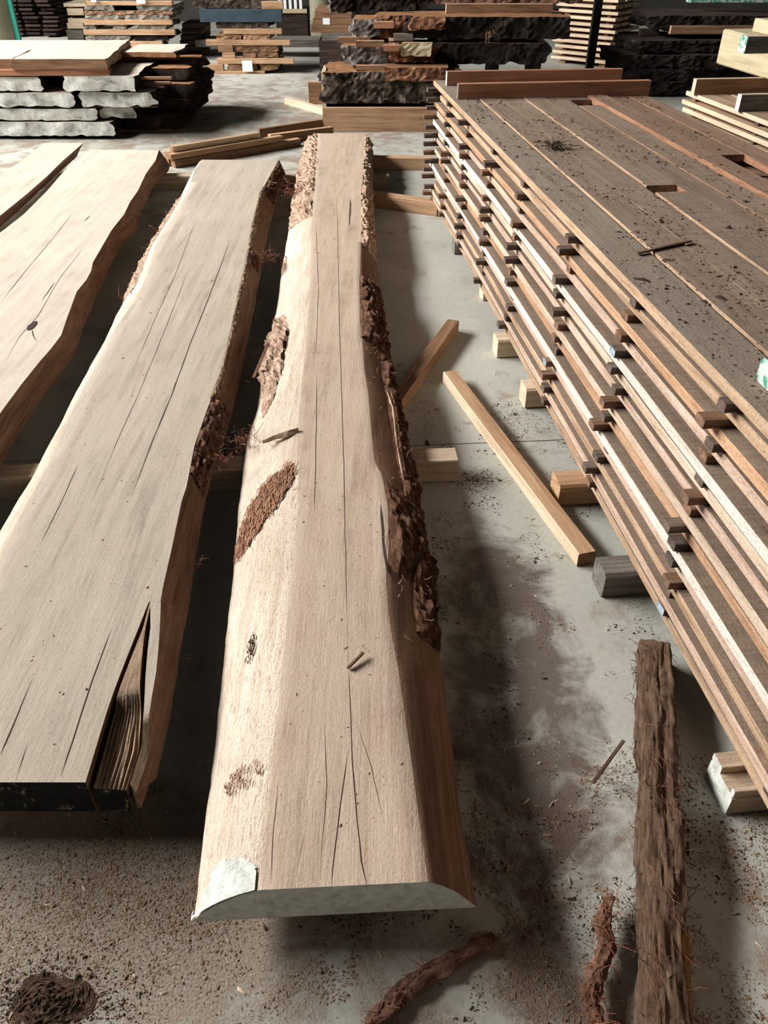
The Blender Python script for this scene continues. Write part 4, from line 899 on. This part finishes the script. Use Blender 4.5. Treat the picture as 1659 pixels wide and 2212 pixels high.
wslab((-2.18, -1.80, .150, .245), fy + 0.45, 1.2, 'rear dark slab second up in the white-ended stack', ('bark_dark', 'burl_top', 'bark_dark'), 0.06)
wslab((-4.3, -2.70, .257, .368), fy, 1.5, 'third slab up with a curved crack, left, white-ended stack')
wslab((-2.62, -2.01, .257, .372), fy + 0.03, 1.5, 'third slab up, right, white end with a bark-bitten corner', amp=0.05)
wslab((-1.98, -1.78, .255, .37), fy + 0.5, 1.1, 'rear bark slab third up in the white-ended stack', ('bark_dark', 'burl_top', 'bark_dark'), 0.06)
wslab((-4.3, -2.96, .382, .492), fy + 0.02, 1.5, 'fourth slab up, left, ragged white end', amp=0.05)
wslab((-2.74, -2.14, .384, .500), fy, 1.5, 'fourth slab up, right, white end with streaks', amp=0.04)
wslab((-2.10, -1.82, .384, .480), fy + 0.6, 0.9, 'rear dark bark slab fourth up in the white-ended stack', ('bark_dark', 'burl_top', 'bark_dark'), 0.06)
for k, (x0, x1, y, z) in enumerate(((-3.4, -2.0, fy + 0.10, .2462), (-3.4, -1.95, fy + 0.25, .3735))):
    stick('sticker', (x0, y, z), (x1, y, z), 0.05, 0.009, 'stick_brown', 'thin spacer lath between slabs of the white-ended stack, %s one' % ('lower', 'upper')[k], 'spacer', 'laths in the white-ended stack', ch=0.001)
stick('board', (-3.6, fy + 0.03, .5015), (-2.34, fy + 0.05, .5015), 0.08, 0.046, 'timber_red', 'reddish board crosswise beneath the bright top slab, left background', 'board')
stick('board', (-3.6, fy + 0.95, .5015), (-1.95, fy + 1.0, .5015), 0.08, 0.046, 'timber_red', 'rear reddish board beneath the bright top slab, left background', 'board')
block('sealed_slab', (-3.13, -2.35, .548, .628), fy - 0.02, 1.35, ('bark_pale', 'slab_top_pale', 'timber_brown'), 'bright cream slab on top of the white-ended stack', 'slab', None, 0.025, lean=-0.10)
block('sealed_slab', (-3.9, -3.15, .548, .62), fy + 0.05, 1.35, ('bark_pale', 'slab_top_pale', 'timber_brown'), 'second cream slab on the white-ended stack, at the left edge', 'slab', None, 0.03, lean=-0.10)
block('sealed_slab', (-2.42, -1.94, .548, .590), fy + 0.75, 0.6, ('bark_dark', 'slab_top_pale', 'burl_top'), 'broken cream slab with dark bark, right on the white-ended stack', 'slab', None, 0.06)
for k, d in enumerate(((-2.12, -1.86, .445, .468), (-2.12, -1.90, .395, .415))):
    stick('board', (d[0], fy - 0.04 + 0.5, d[2]) if False else (-2.135, fy + 0.2 + 0.1 * k, d[2]), (d[1], fy + 0.2 + 0.1 * k, d[2]), 0.05, d[3] - d[2], 'timber_brown', 'short dark lath end at the right of the white-ended stack, %s' % ('upper', 'lower')[k], 'board')

# ------------------------------------------------------------------ column, far-left stacks
col_e = empty('steel_column', (-5.52, 13.0, 0), 'olive grey column with a green strip at the top left corner', 'column')
V, F = [], []
n = 20
for z in (0, 8.9):
    for k in range(n): a = k * 6.283 / n; V.append((0.32 * math.cos(a), 0.32 * math.sin(a), z))
F = [(k, (k + 1) % n, n + (k + 1) % n, n + k) for k in range(n)] + [tuple(range(n, 2 * n))]
mk('column_shaft', V, F, 'column', col_e, smooth=40)
V = [(x + 0.34, y - 0.05, z) for z in (0.0, 8.9) for x, y in ((-.03, -.03), (.03, -.03), (.03, .03), (-.03, .03))]
mk('green_strip', V, [(0, 1, 5, 4), (1, 2, 6, 5), (2, 3, 7, 6), (3, 0, 4, 7), (4, 5, 6, 7), (3, 2, 1, 0)], 'green_trim', col_e)

def bstack(rows, y, grp, jit=0.02):
    for name, (u), mats, depth, lb, kind in rows:
        if kind == 'b': bx(name, u, mats, lb, 'board' if name == 'board' else 'timber', grp, depth, y + jit * rnd.random())
        else: block(name, u, y + kind, depth, mats, lb, 'slab', grp, 0.035, fr=9.0, rugged=True)

for li in range(12):
    for k in range(4):
        z = 0.03 + li * 0.058; x = -6.62 + k * 0.30 + rnd.uniform(-0.03, 0.03)
        w = rnd.uniform(0.20, 0.27)
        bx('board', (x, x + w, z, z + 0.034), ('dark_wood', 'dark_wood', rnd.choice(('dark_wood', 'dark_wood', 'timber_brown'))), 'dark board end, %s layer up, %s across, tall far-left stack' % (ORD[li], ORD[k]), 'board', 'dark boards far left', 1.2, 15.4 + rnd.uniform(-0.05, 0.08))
    if li < 11:
        bx('sticker', (-6.64, -5.42, 0.03 + li * 0.058 + 0.0345, 0.03 + li * 0.058 + 0.0575), 'dark_wood', 'dark spacer lath, %s gap up, tall far-left stack' % ORD[li], 'spacer', 'dark spacers far left', 0.04, 15.6)
for k in (0, 1):
    bx('bearer', (-6.64, -5.42, 0, 0.0298), 'dark_wood', '%s dark floor bearer under the tall far-left stack' % ('front', 'rear')[k], 'bearer', 'dark bearers far left', 0.08, 15.55 + 0.8 * k)

T, G_ = ('timber', 'timber', 'timber_pale'), ('grey_slab', 'grey_slab', 'grey_slab')
bstack([
 ('timber', (-3.673,-3.09,0.046,0.107), ('timber_red', 'timber_red', 'timber'), 0.6, 'pinkish board at the foot of the grey slab stack, left background', 'b'),
 ('grey_slab', (-3.659,-3.136,0.107,0.179), ('grey_slab', 'grey_slab', 'bark_dark'), 0.7, 'dark lowest slab of the grey stack, left background', 0.02),
 ('timber', (-3.81,-3.048,0.179,0.245), T, 0.09, 'lowest orange bearer in the grey slab stack, left background', 'b'),
 ('grey_slab', (-4.05,-3.48,0.245,0.311), G_, 0.8, 'lower left grey slab of the grey stack, left background', 0.02),
 ('grey_slab', (-3.403,-2.985,0.245,0.316), ('bark_dark', 'grey_slab', 'bark_dark'), 0.8, 'lower right dark slab of the grey stack, left background', 0.02),
 ('timber', (-4.097,-2.854,0.316,0.381), T, 0.09, 'longest orange bearer of the grey slab stack, left background', 'b'),
 ('grey_slab', (-4.058,-3.932,0.381,0.435), G_, 0.8, 'small left slab above the longest bearer, grey stack', 0.02),
 ('grey_slab', (-3.681,-3.505,0.381,0.435), G_, 0.8, 'small middle slab above the longest bearer, grey stack', 0.02),
 ('grey_slab', (-3.329,-2.964,0.381,0.435), G_, 0.8, 'small right slab above the longest bearer, grey stack', 0.02),
 ('timber', (-4.064,-2.873,0.435,0.494), T, 0.09, 'orange bearer second from the top, grey slab stack', 'b'),
 ('grey_slab', (-4.02,-3.545,0.494,0.547), G_, 0.8, 'left slab of the upper course, grey stack', 0.02),
 ('grey_slab', (-3.508,-2.921,0.494,0.547), G_, 0.8, 'right slab of the upper course, grey stack', 0.02),
 ('grey_slab', (-4.04,-2.869,0.547,0.594), ('grey_slab', 'grey_slab', 'timber_brown'), 0.8, 'long dusty slab near the top of the grey stack', 0.02),
 ('grey_slab', (-4.009,-3.655,0.594,0.657), G_, 0.8, 'top left grey slab of the grey stack', 0.02),
 ('grey_slab', (-3.288,-2.86,0.594,0.657), G_, 0.8, 'top right grey slab of the grey stack', 0.02),
 ('timber', (-3.983,-2.838,0.657,0.709), ('timber', 'timber', 'timber'), 0.09, 'topmost orange bearer of the grey slab stack', 'b'),
 ('grey_slab', (-3.954,-3.264,0.709,0.802), ('bark_dark', 'grey_slab', 'teal_paint'), 0.8, 'dark slab crowning the grey stack, cut off by the frame top', 0.02),
], 12.5, 'grey slab stack, left background')
for k, (u, lb) in enumerate(((( -3.906,-3.832,0.696,0.753), 'left white tag on the top of the grey slab stack'), ((-3.299,-3.182,0.681,0.743), 'right white tag on the top of the grey slab stack'))):
    o = prism('paper_tag', [(u[0], 12.47), (u[1], 12.47), (u[1], 12.474), (u[0], 12.474)], u[2], u[3], 'paper'); tag(o, lb, 'tag', 'tags on the grey slab stack')
for k, u in enumerate(((-4.669,-4.339,0.561,0.607), (-4.635,-4.398,0.458,0.544), (-4.649,-4.404,0.36,0.418), (-4.678,-4.439,0.29,0.36), (-4.709,-4.468,0.113,0.278))):
    bx('board', u, ('timber_pale', 'timber_pale', 'timber_pale') if k < 4 else 'timber_grey', 'pale board end behind the grey slab stack, %s from the top' % ORD[k], 'board', 'pale boards behind the grey stack', 0.6, 13.6)
bx('board', (-4.589,-4.413,0.544,0.561), 'dark_wood', 'dark packer between pale boards behind the grey stack, upper', 'board', None, 0.4, 13.7)
bx('board', (-4.617,-4.44,0.418,0.458), 'dark_wood', 'dark packer between pale boards behind the grey stack, lower', 'board', None, 0.4, 13.7)
bx('board', (-4.45, -4.25, 0.0, (-4.709,-4.468,0.113,0.278)[2]), 'dark_wood', 'dark support under the pale boards behind the grey stack', 'board', None, 0.4, 13.65)

# ------------------------------------------------------------------ middle background stack with the blue-grey beam
y3 = 11.4
O_, BK = ('timber', 'timber', 'timber_pale'), ('bark_dark', 'burl_top', 'timber_brown')
bstack([
 ('timber', (-2.237,-1.522,-0.013,0.034), O_, 0.09, 'floor bearer of the stack under the blue-grey beam', 'b'),
 ('bark_slab', (-1.975,-1.628,0.034,0.112), BK, 0.7, 'bottom left bark slab under the blue-grey beam', 0.02),
 ('bark_slab', (-1.581,-1.351,0.034,0.112), ('bark_grey', 'burl_top', 'timber_brown'), 0.7, 'bottom right pale-faced bark slab under the blue-grey beam', 0.02),
 ('timber', (-2.234,-2.046,0.034,0.112), O_, 0.09, 'short brown block left of the bottom slabs under blue-grey beam', 'b'),
 ('timber', (-2.114,-1.146,0.112,0.173), O_, 0.09, 'longest orange bearer in the stack under the blue-grey beam', 'b'),
 ('bark_slab', (-1.773,-1.621,0.173,0.239), ('bark_grey', 'burl_top', 'timber_brown'), 0.7, 'small round-ended slab left, middle of the blue-grey beam stack', 0.02),
 ('bark_slab', (-1.609,-1.352,0.173,0.239), ('bark_grey', 'burl_top', 'timber_brown'), 0.7, 'round-ended slab right, middle of the blue-grey beam stack', 0.02),
 ('timber', (-2.041,-1.883,0.173,0.239), T, 0.09, 'short pale block in the middle of the blue-grey beam stack', 'b'),
 ('bark_slab', (-1.887,-1.346,0.239,0.315), ('bark_grey', 'burl_top', 'timber_brown'), 0.7, 'wide bark-edged slab in the middle of the blue-grey beam stack', 0.02),
 ('timber', (-2.085,-1.899,0.239,0.315), ('timber_brown',) * 3, 0.09, 'short brown block beside the wide bark-edged slab, middle background', 'b'),
 ('timber', (-2.227,-1.179,0.315,0.375), O_, 0.09, 'long orange bearer second up in the blue-grey beam stack', 'b'),
 ('bark_slab', (-2.08,-1.786,0.375,0.435), BK, 0.7, 'upper left dark slab in the blue-grey beam stack', 0.02),
 ('bark_slab', (-1.763,-1.428,0.375,0.435), ('bark_grey', 'burl_top', 'timber'), 0.7, 'upper right tan-faced slab in the blue-grey beam stack', 0.02),
 ('timber', (-1.998,-1.273,0.435,0.494), O_, 0.09, 'top orange bearer of the blue-grey beam stack', 'b'),
 ('bark_slab', (-2.064,-1.435,0.494,0.562), ('bark_dark', 'burl_top', 'bark_log_bg'), 0.7, 'rough bark slab directly under the blue-grey beam', 0.02),
 ('painted_beam', (-2.268,-1.26,0.562,0.697), ('teal_paint', 'teal_paint', 'teal_paint'), 0.16, 'dark blue-grey beam across the stack in the middle background', 'b'),
 ('bark_slab', (-2.355,-1.52,0.697,0.849), ('bark_log_bg', 'burl_top', 'bark_log_bg'), 0.7, 'rough bark slab on top of the blue-grey beam', 0.06),
 ('timber', (-1.496,-1.234,0.699,0.78), T, 0.09, 'short orange block on the right end of the blue-grey beam', 'b'),
], y3, 'stack with the blue-grey beam', 0.0)
u = (-1.797,-1.668,0.029,0.153)
o = prism('paper_tag', [(u[0], 11.37), (u[1], 11.37), (u[1], 11.374), (u[0], 11.374)], u[2], u[3], 'paper'); tag(o, 'white paper tag on the bottom slabs of the middle background stack', 'tag')
bx('plank', (-2.672,-0.816,0.13,0.22), ('timber_grey', 'timber_grey', 'timber_grey'), 'long grey plank lying on the floor behind the blue-grey beam stack', 'plank', None, 0.5, 12.9)
for k in range(6):
    z = 0.0 + k * 0.07
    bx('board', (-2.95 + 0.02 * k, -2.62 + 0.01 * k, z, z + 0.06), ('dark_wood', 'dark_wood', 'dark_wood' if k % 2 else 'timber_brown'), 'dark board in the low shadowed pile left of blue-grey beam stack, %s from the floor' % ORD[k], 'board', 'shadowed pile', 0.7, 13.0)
# pale slats added in place of a bright stripe, and drum, far behind
cr = empty('added_slats', (-1.42, 15.2, 0.0), 'added pale slats for a bright stripe far behind, above the grey plank', 'slats')
for k in range(5):
    prism('slat', [(-0.30 + k * 0.085, 0), (-0.255 + k * 0.085, 0), (-0.255 + k * 0.085, 0.02), (-0.30 + k * 0.085, 0.02)], 0.42, 0.95, 'paper', cr)
prism('slat_base', [(-0.36, 0.02), (0.16, 0.02), (0.16, 0.5), (-0.36, 0.5)], 0.0, 0.42, 'dark_wood', cr); prism('slat_rail', [(-0.36, -0.02), (0.16, -0.02), (0.16, 0.0), (-0.36, 0.0)], 0.36, 0.42, 'cant_yellow', cr)
dr = empty('drum', (-1.02, 14.9, 0), 'olive drum far behind, right of the pale slats', 'drum')
n = 20; prof = [(0.16, 0.0), (0.17, 0.02), (0.17, 0.28), (0.18, 0.30), (0.17, 0.32), (0.17, 0.60), (0.18, 0.62), (0.17, 0.64), (0.17, 0.88), (0.16, 0.9)]
V = [(r * math.cos(k * 6.283 / n), r * math.sin(k * 6.283 / n), z) for r, z in prof for k in range(n)]
mk('drum_shell', V, [(i * n + k, i * n + (k + 1) % n, i * n + n + (k + 1) % n, i * n + n + k) for i in range(len(prof) - 1) for k in range(n)] + [tuple(range(len(V) - n, len(V)))], 'column', dr, smooth=40)
# left end of a stack in shadow beside the burl slabs
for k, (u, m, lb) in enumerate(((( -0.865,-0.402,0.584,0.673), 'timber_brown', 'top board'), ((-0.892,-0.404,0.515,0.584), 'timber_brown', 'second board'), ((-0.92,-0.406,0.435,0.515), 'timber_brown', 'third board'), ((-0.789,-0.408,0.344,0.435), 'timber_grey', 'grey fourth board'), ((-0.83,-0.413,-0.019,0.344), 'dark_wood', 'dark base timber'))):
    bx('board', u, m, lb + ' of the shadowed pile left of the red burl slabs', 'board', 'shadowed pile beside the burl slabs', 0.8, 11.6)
u = (-0.767,-0.68,0.52,0.589); o = prism('paper_tag', [(u[0], 11.596), (u[1], 11.596), (u[1], 11.601), (u[0], 11.601)], u[2], u[3], 'paper'); tag(o, 'white paper tag on the shadowed pile left of the burl slabs', 'tag')

# ------------------------------------------------------------------ red burl slabs behind the stack
def burl(u, y, depth, mats, lb, amp=0.07, **k): return block('burl_slab', u, y, depth, mats, lb, 'slab', 'burl slabs', amp, fr=6.0, rugged=True, **k)
bx('bearer', (-0.78, 0.9, 0.0, 0.05), 'timber_brown', 'low bearer under the lowest burl log', 'bearer', None, 0.1, 9.3)
burl((-0.60, 0.75, 0.05, 0.335), 9.05, 0.7, ('bark_dark', 'burl_top', 'bark_log_bg'), 'lowest burl log with cracked grey bark, behind the plank stack', 0.10)
bx('timber_block', (-0.64, -0.60, 0.0, 0.33), 'timber_pale', 'pale sawn plate at the left end of the lowest burl log', 'board', None, 0.5, 9.08)
bx('timber_block', (-0.80, -0.66, 0.0, 0.20), ('timber_brown', 'timber', 'timber_pale'), 'short brown block standing left of the lowest burl log', 'block', None, 0.08, 9.35)
bx('timber', (-0.289,0.045,0.336,0.381), ('timber_brown', 'timber', 'timber_pale'), 'timber end sticking out left above the lowest burl log', 'timber', 'timbers between burl slabs', 0.08, 9.15)
burl((0.026,0.613,0.251,0.38), 9.0, 0.5, ('bark_dark', 'burl_top', 'burl_orange'), 'flat brown burl piece with a torn edge on the lowest log', 0.05)
burl((-0.407,0.288,0.368,0.538), 9.3, 0.8, ('bark_grey', 'burl_top', 'bark_grey'), 'silver-grey barked burl slab at the left of the burl stack', 0.06)
burl((0.073,0.499,0.4,0.548), 9.22, 0.5, ('burl_orange', 'burl_top', 'burl_orange'), 'orange torn burl piece in the middle of the burl stack', 0.06)
burl((0.179,0.467,0.459,0.58), 9.16, 0.06, ('burl_orange', 'timber', 'cant_yellow'), 'cream cut face block in the middle of the burl stack', 0.03)
burl((0.507,1.686,0.364,0.556), 9.35, 0.8, ('bark_dark', 'burl_top', 'bark_dark'), 'dark barked burl slab, middle course of the burl stack', 0.07)
bx('timber', (-0.477,-0.14,0.537,0.594), ('timber_brown', 'timber', 'timber_pale'), 'white-ended timber sticking out left of the burl stack, farther one', 'timber', 'timbers between burl slabs', 0.08, 9.5)
bx('timber', (-0.284,0.002,0.536,0.593), ('timber_brown', 'timber', 'timber_pale'), 'white-ended timber sticking out left of the burl stack, nearer one', 'timber', 'timbers between burl slabs', 0.08, 9.2)
bx('timber', (-0.007,0.151,0.508,0.564), ('timber_red', 'timber', 'timber_pale'), 'short timber end beside the cream cut face in the burl stack', 'timber', 'timbers between burl slabs', 0.08, 9.12)
burl((-0.313,-0.022,0.579,0.751), 9.5, 0.7, ('bark_grey', 'burl_top', 'bark_grey'), 'upper silvery burl slab at the left of the burl stack', 0.06)
burl((-0.07,0.3,0.574,0.779), 9.55, 0.7, ('burl_orange', 'burl_top', 'burl_orange'), 'upper orange burl slab behind the silvery one', 0.07)
bx('timber', (-0.102,0.097,0.679,0.74), ('timber_red', 'timber', 'timber_pale'), 'timber end between the upper silvery and orange burl slabs', 'timber', 'timbers between burl slabs', 0.08, 9.4)
bx('timber', (0.098,0.297,0.573,0.638), ('timber_grey', 'timber', 'timber_pale'), 'grey timber under the upper orange burl slab', 'timber', 'timbers between burl slabs', 0.08, 9.36)
burl((0.281,1.87,0.589,0.784), 9.35, 0.9, ('bark_dark', 'burl_top', 'bark_dark'), 'largest dark burl slab with brown sawn top, upper course', 0.08)
burl((0.292,0.586,0.672,0.792), 9.28, 0.12, ('burl_orange', 'burl_top', 'burl_orange'), 'orange torn lip at the left of the largest burl slab', 0.05)
for k, x in enumerate((0.05, 0.55, 1.15, 1.6)):
    z1 = (0.281,1.87,0.589,0.784)[2]; z0 = (0.507,1.686,0.364,0.556)[3]
    bx('timber', (x, x + 0.06, z0 + 0.002, max(z0 + 0.02, z1 - 0.001)), 'timber_pale', '%s packer end between the two dark burl slabs' % ORD[k].capitalize(), 'timber', 'packers in the burl stack', 0.6, 9.5)
    z1 = (0.507,1.686,0.364,0.556)[2]
    bx('timber', (x, x + 0.08, 0.0 if x > 0.8 else 0.336, z1 - 0.001), 'dark_wood', '%s dark packer under the middle burl course' % ORD[k].capitalize(), 'timber', 'packers in the burl stack', 0.6, 9.85 if x < 0.8 else 9.6)
bx('timber', (0.651,1.766,0.783,0.867), ('timber_brown', 'timber', 'timber_pale'), 'long brown timber lying on the largest burl slab', 'timber', 'timbers between burl slabs', 0.12, 9.75)
burl((-0.557,0.444,0.768,0.941), 10.0, 0.8, ('bark_grey', 'burl_top', 'bark_dark'), 'grey twisted burl slab at the top of the burl stack', 0.09)
burl((0.372,2.12,0.844,1.025), 10.05, 0.8, ('bark_dark', 'burl_top', 'bark_red'), 'dark red burl slab cut off by the frame top', 0.08)
it = tuft((1.06, 9.29, 0.66), 12, 0.11, 0.025, 0.0028, dirv=(0.15, -0.05, -3.0))
strands('bark_shreds', it, 'fibre_tan', None, 'pale bark shreds hanging from the largest burl slab', 'bark', None, True)

# ------------------------------------------------------------------ pale criss-cross stack, steel post, dark slabs at right
for li in range(11):
    z = 0.05 + li * 0.068
    for k in range(3):
        p = Vector((2.36 + 0.02 * (li % 3) + k * 0.17, 12.5 + k * 0.24, z)); d = Vector((0.62, -0.55, 0))
        stick('board', p, p + d * 1.05, 0.20, 0.036, ('timber_pale', 'timber', 'timber_pale'), 'pale slanting board, %s layer up of the small far stack, %s across' % (ORD[li], ORD[k]), 'board', 'pale boards of the small far stack')
    if li < 10:
        for k in range(2):
            p = Vector((2.48 + 0.45 * k, 12.42 - 0.40 * k, z + 0.0363)); stick('sticker', p - Vector((0.02, 0.03, 0)), p + Vector((0.40, 0.55, 0)), 0.05, 0.031, 'timber_brown', 'spacer in the small far stack, %s gap up, %s side' % (ORD[li], ('left', 'right')[k]), 'spacer', 'spacers of the small far stack', ch=0.002)
for k in range(2):
    stick('bearer', (2.45 + 0.45 * k, 12.35 - 0.40 * k, 0), (2.85 + 0.45 * k, 12.9 - 0.40 * k, 0), 0.08, 0.049, 'timber_brown', 'floor bearer of the small far stack, %s one' % ('left', 'right')[k], 'bearer')
pe = empty('steel_post', (2.52, 11.0, 0), 'thin dark steel post in front of the pale far stack', 'post')
prism('post_shaft', [(-0.045, -0.045), (0.045, -0.045), (0.045, 0.045), (-0.045, 0.045)], 0.012, 8.9, 'steel_dark', pe); prism('base_plate', [(-0.12, -0.12), (0.12, -0.12), (0.12, 0.12), (-0.12, 0.12)], 0.0, 0.012, 'steel_dark', pe)
dk = ('bark_dark', 'dark_wood', 'bark_dark')
for k, (x0, x1, z0, z1, y, lb) in enumerate(((2.62, 4.4, 0.02, 0.15, 9.7, 'lowest dark slab of the black pile at right'), (2.66, 4.4, 0.155, 0.27, 9.72, 'second dark slab of the black pile at right'), (2.56, 3.2, 0.275, 0.40, 9.75, 'third dark slab, left, of the black pile'),
                                             (3.24, 4.4, 0.275, 0.41, 9.65, 'third dark slab, right, of the black pile'), (2.72, 4.4, 0.415, 0.53, 9.8, 'fourth dark slab of the black pile at right'), (2.9, 4.4, 0.60, 0.74, 10.0, 'top dark slab of the black pile at right'))):
    block('dark_slab', (x0, x1, z0, z1), y, 0.9, dk, lb, 'slab', 'black pile at right', 0.08, fr=7.0, rugged=True)
bx('timber', (3.107,4.086,0.575,0.655), ('timber_brown', 'timber_brown', 'timber'), 'brown timber across the black pile at right', 'timber', None, 0.1, 9.95)
bx('timber', (2.856,3.056,0.538,0.599), 'dark_wood', 'dark packer under the top slab of the black pile', 'timber', None, 0.1, 10.2)
bx('painted_beam', (3.418,4.727,0.829,0.911), ('green_paint', 'green_paint', 'green_paint'), 'green painted beam at the top right frame corner', 'beam', None, 0.14, 10.45)

# ------------------------------------------------------------------ loose chips and sawdust
g = np.random.default_rng(5)
def scatter(n, fn):
    out = []
    while len(out) < n:
        x, y = fn(); out.append((x, y, 0.0003))
    return out
def clump(cx, cy, sx, sy): return lambda: (g.normal(cx, sx), g.normal(cy, sy))
def uni(x0, x1, y0, y1): return lambda: (g.uniform(x0, x1), g.uniform(y0, y1))
def noisy(fn, th, sc, sd):
    def f():
        for _ in range(60):
            x, y = fn()
            if N(x * sc, y * sc, sd) + 0.5 * N(x * sc * 3, y * sc * 3, sd) > th: return x, y
        return x, y
    return f
P1 = scatter(16000, noisy(uni(-1.0, 0.95, 0.5, 1.1), 0.20, 6, 1)) + scatter(14000, clump(-0.52, 0.82, 0.17, 0.12)) + scatter(7000, noisy(uni(0.15, 0.75, 0.6, 3.0), 0.2, 4, 3)) + scatter(1500, noisy(uni(-3, 0.6, 6.6, 12), 0.1, 1.5, 2))
chips('sawdust_chips', P1, 0.0017, 'chip_tan', 'tan sawdust flakes sprinkled over the concrete floor', 'sawdust', seed=2)
P2 = scatter(4000, noisy(uni(-1.0, 0.95, 0.5, 1.1), 0.22, 6, 6)) + scatter(4000, noisy(uni(0.15, 0.75, 0.6, 3.0), 0.25, 5, 7)) + scatter(500, clump(0.33, 2.26, 0.05, 0.03)) + scatter(900, uni(-3, 0.6, 6.6, 12)) + scatter(1500, clump(-0.60, 0.61, 0.07, 0.04))
chips('bark_crumbs', P2, 0.0016, 'chip_dark', 'dark bark crumbs littering the concrete floor', 'debris', 0.4, 2.2, 3)
P3 = scatter(700, uni(-1.0, 0.95, 0.5, 1.2)) + scatter(160, uni(0.15, 0.75, 1.2, 4.0)) + scatter(160, uni(-3, 0.6, 6.8, 12))
chips('pale_splinters', P3, 0.0022, 'chip_pale', 'pale wood splinters scattered thinly over the floor', 'splinters', 0.3, 3.5, 4)
def on_stack(n):
    out = []
    for _ in range(n):
        al, ac = g.uniform(0.6, 4.9), g.uniform(0.01, 1.1)
        if N(al * 2.2, ac * 5, 4.4) + 0.5 * N(al * 7, ac * 11, 1.2) < g.uniform(-0.3, 0.3): continue
        p = sp_(al, ac, ZTOP + 0.0006); out.append((p.x, p.y, p.z + (0.010 if cum[6] < ac < cum[7] else 0.003 if cum[1] < ac < cum[2] or cum[3] < ac < cum[4] else 0)))
    return out
chips('stack_top_chips', on_stack(9000), 0.0026, 'chip_dark', 'dark shavings scattered over the top of the plank stack', 'debris', 0.3, 3.0, 8)
chips('stack_top_sawdust', on_stack(7000), 0.0022, 'chip_tan', 'tan sawdust scattered over the top of the plank stack', 'sawdust', 0.3, 2.5, 9)
P5 = []
for _ in range(500):
    y = g.uniform(0.8, 4.5); P5.append((g.uniform(interp(mLT, y) + 0.01, interp(mRT, y) - 0.01), y, ZT + 0.0004))
for _ in range(500):
    y = g.uniform(1.0, 4.5); P5.append((g.uniform(interp(sLT, y) + 0.01, (interp(sRT, y) if y > ybr else interp(sCR, y)) - 0.015), y, ZT + 0.0004))
chips('slab_top_chips', P5, 0.0016, 'fibre_tan', 'tiny flakes lying on the faces of the foreground slabs', 'sawdust', 0.3, 3.0, 11)
